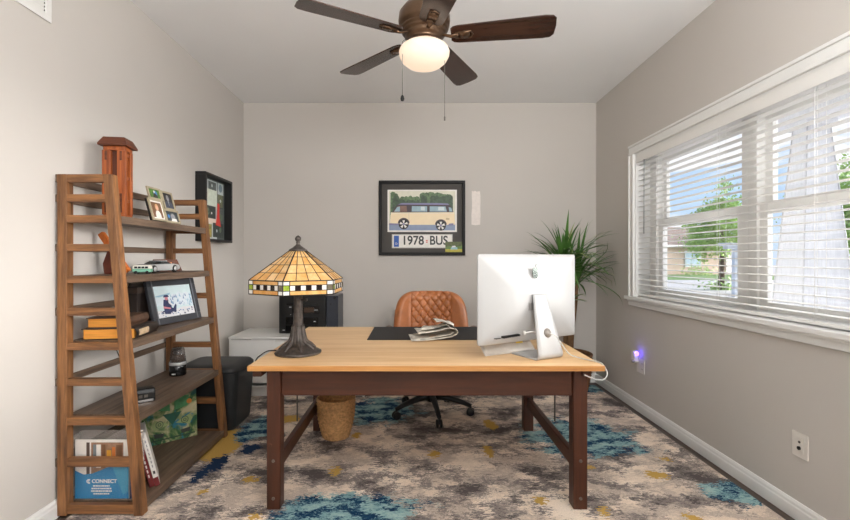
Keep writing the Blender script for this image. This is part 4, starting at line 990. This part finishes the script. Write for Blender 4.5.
pc.build('postcard', [cmat('postcard_green', (98, 130, 62), var=.3, scale=50), cmat('postcard_yellow', (188, 176, 60), var=.2, scale=40), cmat('postcard_trees', (88, 98, 52), var=.5, scale=50), cmat('postcard_car', (150, 190, 190)), M_prw], pv, fix=False)

# ------------------------------------------------------------------ deep shadow box on the left wall
sb = thing('shadow_box', 'deep black shadow box frame of pinned snapshots and papers on left wall', 'picture', (XL+.001, 3.625, 1.342), R(90))
frame_mb(.492, .537, .022, .084).build('frame', mat('black_box_frame', (10, 10, 11), .55, var=.08), sb, bevel=.003)
MB().box(-.235, .235, -.020, -.002, .015, .522).build('backing', mat('grey_backing', (92, 98, 96), .8, var=.05), sb)
m_ = MB(); MB2 = Matrix.Translation((-.246, -.0205, 0))
def pp(u0, v0, u1, v1, mi, l, sk=0.0): m_.poly([(u0*.492, v0*.537), (u1*.492, v0*.537+sk), (u1*.492, v1*.537+sk), (u0*.492, v1*.537)], -.0012*l, mi, MB2)
pp(.10, .04, .66, .94, 4, 1); pp(.08, .50, .66, .80, 1, 2, .004); pp(.05, .80, .30, .93, 2, 2.5); pp(.34, .80, .62, .92, 3, 2.4); pp(.68, .76, .90, .94, 4, 2); pp(.68, .56, .88, .76, 2, 2.2); pp(.70, .24, .92, .54, 3, 2)
pp(.20, .36, .60, .55, 5, 3); pp(.12, .07, .46, .27, 6, 3); pp(.50, .08, .90, .30, 5, 3); pp(.16, .28, .66, .36, 7, 2.6)
m_.poly([(.60*.492, .27*.537), (.80*.492, .25*.537), (.74*.492, .40*.537), (.74*.492, .60*.537), (.66*.492, .62*.537), (.64*.492, .42*.537)], -.005, 8, MB2)
for (u, v, r_, mi) in ((.32, .46, .03, 9), (.45, .44, .010, 0), (.22, .17, .035, 9), (.36, .15, .025, 10), (.64, .18, .013, 4), (.77, .2, .025, 9), (.8, .4, .03, 9), (.78, .66, .014, 4), (.78, .86, .035, 11), (.16, .87, .025, 10), (.46, .86, .014, 4)):
    m_.disc((u*.492, v*.537), r_, -.0048, mi, 10, MB2)
m_.build('snapshots', [M_prw, cmat('map_paper', (216, 226, 212), var=.1, scale=30), cmat('snap_olive', (110, 116, 90), var=.4, scale=40), cmat('snap_grey', (92, 100, 98), var=.3, scale=40), cmat('snap_pale', (196, 206, 206)), cmat('snap_dark', (58, 66, 62), var=.4, scale=40), cmat('snap_yellow', (148, 140, 78), var=.5, scale=40), cmat('snap_pink', (224, 206, 192)), cmat('red_pennant', (208, 58, 48)), cmat('snap_green', (96, 110, 90), var=.4, scale=60), cmat('snap_gold', (176, 160, 80)), cmat('snap_blue', (120, 140, 150))], sb, fix=False)

# ------------------------------------------------------------------ wall fittings
av = thing('air_vent', 'white slotted air return grille high on the left wall', 'vent', (XL+.0005, 1.837, 2.295), R(90))
m_ = frame_mb(.40, .30, .030, .008); m_.box(-.172, .172, -.003, -.001, .028, .272); m_.build('frame', M_white, av, bevel=.002)
m_ = MB()
for k in range(14):
    z = .036+k*.0166; m_.hexa([(-.158, -.0075, z), (.158, -.0075, z), (.158, -.003, z+.004), (-.158, -.003, z+.004), (-.158, -.0075, z+.0085), (.158, -.0075, z+.0085), (.158, -.003, z+.0125), (-.158, -.003, z+.0125)])
m_.build('louvres', M_white, av)
m_ = MB()
for k in range(14): m_.box(.160, .167, -.0045, -.002, .038+k*.0166, .045+k*.0166)
m_.build('slot_ends', M_blackm, av)

def outlet(label, y, z, w_, kind):
    o = thing('wall_outlet' if kind == 'duplex' else 'cable_outlet', label, 'outlet', (XR, y, z), R(-90))
    MB().prism(rrect(-w_/2, w_/2, -.058, .058, .005), 'y', -.006, 0).build('cover_plate', M_out, o, bevel=.002)
    return o
o1 = outlet('white power outlet low on the right wall under the purple night light', 3.475, .360, .118, 'duplex')
m_ = MB()
for x in (-.03, .03):
    for z in (-.022, .022): m_.prism(rrect(x-.016, x+.016, z-.014, z+.014, .006), 'y', -.0075, -.005)
m_.build('receptacle', M_out, o1)
m_ = MB()
for x in (.03,):
    for z in (-.022, .022):
        for d_ in (-.006, .006): m_.box(x+d_-.001, x+d_+.001, -.0079, -.007, z-.004, z+.005)
m_.build('slots', M_blackm, o1)
o2 = outlet('white cable outlet plate on the right wall below the window', 2.035, .344, .084, 'cable')
m_ = MB(); m_.box(-.020, .020, -.0075, -.005, -.035, .035); m_.build('insert', M_out, o2, bevel=.001)
m_ = MB(); m_.lathe([(0, 0), (.0085, 0), (.0085, .006), (0, .006)], seg=14, M=Matrix.Translation((0, -.007, -.014)) @ Matrix.Rotation(R(90), 4, 'X')); m_.build('cable_jack', M_blackm, o2)
m_ = MB(); m_.lathe([(0, 0), (.006, 0), (.006, .002), (0, .002)], seg=14, M=Matrix.Translation((0, -.007, .014)) @ Matrix.Rotation(R(90), 4, 'X')); m_.build('screw', M_steel, o2)
nl = thing('night_light', 'plug-in white device with glowing purple light in the right wall outlet', 'night light', (XR-.007, 3.520, .420), R(-90))
MB().prism(rrect(-.030, .026, -.045, .050, .018), 'y', -.034, -.001).build('plug_body', M_out, nl, bevel=.004)
MB().ball((.040, -.022, .034), (.016, .016, .020), 0, 14).build('purple_lens', mat('purple_lens', (120, 90, 255), .3, emit=(96, 70, 255), estr=9.0), nl)
MB().lathe([(0, 0), (.011, 0), (.013, .01), (.011, .022), (0, .022)], seg=16, M=Matrix.Translation((.016, -.030, -.030)) @ Matrix.Rotation(R(90), 4, 'X')).build('side_plug', mat('grey_plug', (150, 146, 142), .4), nl)

# ------------------------------------------------------------------ outside the window
GZ = -.30
M_conc = mat('pale_concrete', (206, 196, 190), .9, var=.05, scale=3)
M_grass = mat('lawn_grass', (112, 142, 70), .95, var=.35, scale=8)
M_brick, t, b = base_mat('house_brick')
bt = t.new('ShaderNodeTexBrick'); t.put(bt.inputs['Vector'], t.vmath('MULTIPLY', t.coord('Generated'), (1, 1, 1)))
bt.inputs['Scale'].default_value = 16; bt.inputs['Color1'].default_value = (*lin((226, 172, 146)), 1); bt.inputs['Color2'].default_value = (*lin((208, 152, 126)), 1); bt.inputs['Mortar'].default_value = (*lin((206, 180, 162)), 1)
t.put(b.inputs['Base Color'], bt.outputs[0]); b.inputs['Roughness'].default_value = .9
M_roof = mat('brown_shingle', (150, 128, 114), .9, var=.2, scale=30)
M_hwin = mat('house_window', (190, 206, 220), .2)
M_siding, t, b = base_mat('white_siding')
t.put(b.inputs['Base Color'], t.ramp(t.noise(t.vmath('MULTIPLY', t.coord(), (30, 30, 2)), 3, 3), [(.3, lin((206, 208, 212))), (.7, lin((224, 226, 230)))])); b.inputs['Roughness'].default_value = .6
struct(MB().box(2.0, 80, -40, 110, GZ-.3, GZ).build('outside_ground', M_conc))
struct(MB().box(14, 60, 31, 41, GZ, GZ+.02).build('lawn_strip', M_grass))
M31 = R(14)
def house(label, loc, wd, dp, ht, rh, brick, wins, garage=None, group=None):
    h_ = thing('neighbour_house', label, 'house', loc, M31)
    MB().box(-wd/2, wd/2, 0, dp, 0, ht).build('walls', brick, h_)
    e_ = .5; m_ = MB(); m_.add([(-wd/2-e_, -e_, ht-.05), (wd/2+e_, -e_, ht-.05), (wd/2+e_, dp+e_, ht-.05), (-wd/2-e_, dp+e_, ht-.05), (-wd/2+1.6, dp/2, ht+rh), (wd/2-1.6, dp/2, ht+rh)], [(0,3,2,1), (0,1,5,4), (1,2,5), (2,3,4,5), (3,0,4)])
    m_.build('roof', M_roof, h_)
    MB().box(-wd/2-e_-.03, wd/2+e_+.03, -e_-.05, -e_+.05, ht-.18, ht).build('gutter', M_trim, h_)
    for (x, z, w_, hh) in wins:
        wo = MB().box(x-w_/2-.08, x+w_/2+.08, -.06, .02, z-.08, z+hh+.08).build('window', M_trim, h_)
        p_ = MB()
        for i in (0, 1): p_.box(x-w_/2+i*w_/2+.02, x-w_/2+(i+1)*w_/2-.02, -.075, -.05, z, z+hh)
        p_.build('pane', M_hwin, wo)
    if garage: MB().box(garage[0], garage[1], -.05, .02, 0, 2.1).build('garage_door', mat('garage_white', (226, 214, 206), .6), h_)
    return h_
hs = house('brick bungalow with brown roof across the street, seen through the blind', (26.6, 41.5, GZ), 16, 8, 2.75, 2.0, M_brick, [(-.5, .8, 1.7, 1.35), (-5.0, .9, 1.4, 1.25)], (3.4, 6.4))
m_ = MB(); m_.add([(-.2, -1.5, 2.5), (2.6, -1.5, 2.5), (1.2, -1.5, 3.7), (-.2, 3, 2.5), (2.6, 3, 2.5), (1.2, 3, 3.7)], [(0,1,2), (5,4,3), (0,3,4,1), (1,4,5,2), (2,5,3,0)]); m_.build('gable', M_roof, hs)
M_tleaf = mat('tree_leaf', (168, 196, 110), .6, var=.4, scale=3)
M_tleaf.node_tree.nodes['Principled BSDF'].inputs['Subsurface Weight'].default_value = 0
M_trunk = mat('tree_bark', (96, 80, 66), .9, var=.3, scale=10)
def tree(label, loc, h_, r_, n, seed):
    n *= 5; o = thing('garden_tree', label, 'tree', loc); q = random.Random(seed)
    MB().tube([(0, 0, 0), (.05, 0, h_*.4), (0, .05, h_*.75)], [.14, .10, .05], 8).build('trunk', M_trunk, o)
    m_ = MB()
    cl = [Vector((q.gauss(0, .5)*r_, q.gauss(0, .5)*r_, h_*.62+q.gauss(0, .72)*r_)) for _ in range(44)]
    for i in range(n):
        c = q.choice(cl); p = c+Vector((q.gauss(0, 1), q.gauss(0, 1), q.gauss(0, 1)))*r_*.19
        s_ = q.uniform(.04, .085); u = Vector((q.uniform(-1, 1), q.uniform(-1, 1), q.uniform(-1, 1))).normalized(); v = u.cross(Vector((q.gauss(0, 1), q.gauss(0, 1), q.gauss(0, 1)))).normalized()
        m_.add([p-u*s_-v*s_*.1, p-v*s_*.55, p+u*s_, p+v*s_*.55], [(0,1,2,3)], 0)
    m_.build('crown', M_tleaf, o, fix=False)
tree('leafy green tree beside the driveway, seen through the left window half', (14.75, 21.2, GZ), 5.0, 1.1, 2200, 1)
tree('leafy green tree seen beyond the white tapered column', (15.4, 15.2, GZ), 5.2, 1.1, 2200, 2)
def shrub(name, label, loc, r_, n, seed):
    q = random.Random(seed); m_ = MB()
    for i in range(n):
        p = Vector((q.gauss(0, .45)*r_*1.5, q.gauss(0, .45)*r_, abs(q.gauss(0, .5))*r_)); s_ = q.uniform(.06, .12); u = Vector((q.uniform(-1, 1), q.uniform(-1, 1), q.uniform(-1, 1))).normalized(); v = u.orthogonal().normalized()
        m_.add([p-u*s_, p-v*s_*.55, p+u*s_, p+v*s_*.55], [(0,1,2,3)], 0)
    tag(m_.build(name, M_tleaf, loc=loc, fix=False), label, 'shrub')
shrub('low_shrub', 'low green shrub before the brick bungalow across the street', (25.4, 39.3, GZ), 1.0, 500, 4)
shrub('ground_cover', 'small green planting at the foot of the driveway tree', (14.75, 21.2, GZ), .55, 260, 5)
# white post with cross arm next door
ps = thing('porch_post', 'white post with cap beyond the window mullion, beside the driveway tree', 'post', (12.6, 17.3, GZ))
MB().box(-.09, .09, -.09, .09, 0, 2.0).build('shaft', M_siding, ps); MB().box(-.55, .55, -.2, .2, 2.0, 2.12).build('cap', M_siding, ps); MB().box(-.4, .4, -.14, .14, 1.88, 2.0).build('bracket', M_siding, ps)
# tapered porch column close outside
pcx = thing('porch_column', 'white wood-grained tapered porch column close outside the right window half', 'column', (3.0, 3.33, GZ), R(-8))
def taper(mb, a0, a1, z0, z1): mb.hexa([(-a0, -a0, z0), (a0, -a0, z0), (a0, a0, z0), (-a0, a0, z0), (-a1, -a1, z1), (a1, -a1, z1), (a1, a1, z1), (-a1, a1, z1)])
m_ = MB(); taper(m_, .215, .075, .45, 2.52); m_.build('shaft', M_siding, pcx, bevel=.004)
m_ = MB(); taper(m_, .26, .26, 0, .45); m_.build('pier', mat('grey_stone', (150, 148, 146), .9, var=.25, scale=25), pcx)
m_ = MB()
for sx in (-1, 1):
    for sy in (-1, 1): m_.tube([(sx*.215, sy*.215, .46), (sx*.075, sy*.075, 2.51)], .007, 4)
m_.build('corner_boards', mat('grey_corner_trim', (200, 202, 206), .6), pcx)
m_ = MB(); taper(m_, .105, .105, 2.50, 2.54); m_.build('cap', M_siding, pcx)
pb = thing('porch_roof', 'pale porch roof and beam resting on the white tapered column', 'porch roof', (2.7, 1.6, 2.24))
MB().box(.15, .45, -3.0, 2.02, 0, .30).build('beam', M_siding, pb); MB().box(-.70, .70, -3.0, 2.25, .30, .40).build('soffit', M_siding, pb)

# ------------------------------------------------------------------ sky and light
wd_ = bpy.data.worlds.new('sky'); S.world = wd_; wd_.use_nodes = True; t = NT(wd_.node_tree); bg = wd_.node_tree.nodes['Background']
g_ = t.coord('Generated'); sx = t.new('ShaderNodeSeparateXYZ'); t.put(sx.inputs[0], g_)
cl_ = t.noise(t.vmath('MULTIPLY', g_, (1, 1, 2.6)), 3.2, 7, .6, .3)
sky = t.ramp(sx.outputs[2], [(0.0, lin((206, 224, 244))), (.12, lin((186, 216, 248))), (.5, lin((120, 176, 236)))])
skyc = t.mix(t.step(cl_, .49, .60), sky, lin((248, 249, 252)))
t.put(bg.inputs['Color'], skyc); bg.inputs['Strength'].default_value = 1.1
def lamp(name, typ, loc, rot, energy, color=(1, 1, 1), **kw):
    d = bpy.data.lights.new(name, typ); d.energy = energy; d.color = color
    for k, v in kw.items(): setattr(d, k, v)
    o = bpy.data.objects.new(name, d); COL.objects.link(o); o.location = loc; o.rotation_euler = rot; return o
def aim(o, d): o.rotation_euler = Vector(d).to_track_quat('-Z', 'Y').to_euler()
sun = lamp('daylight', 'SUN', (8, 4, 5), (0, 0, 0), 11.0, (1, .98, .95), angle=R(36)); aim(sun, (-1, .05, -.22))
fill = lamp('rear_fill', 'AREA', (-.1, -2.2, 1.75), (0, 0, 0), 32, (1, .985, .96), shape='RECTANGLE', size=2.6, size_y=1.6); aim(fill, (0, 1, .02))  # added fill lamp at the rear wall, stands for no fixture
up = lamp('ceiling_fill', 'AREA', (1.0, -.35, 1.95), (0, 0, 0), 108, (1, .995, .985), shape='RECTANGLE', size=1.4, size_y=1.0); aim(up, (-.30, .68, 1))  # added uplight behind the camera to brighten the ceiling, no fixture
lamp('night_glow', 'POINT', (XR-.045, 3.480, .462), (0, 0, 0), .12, (.35, .25, 1), shadow_soft_size=.01)
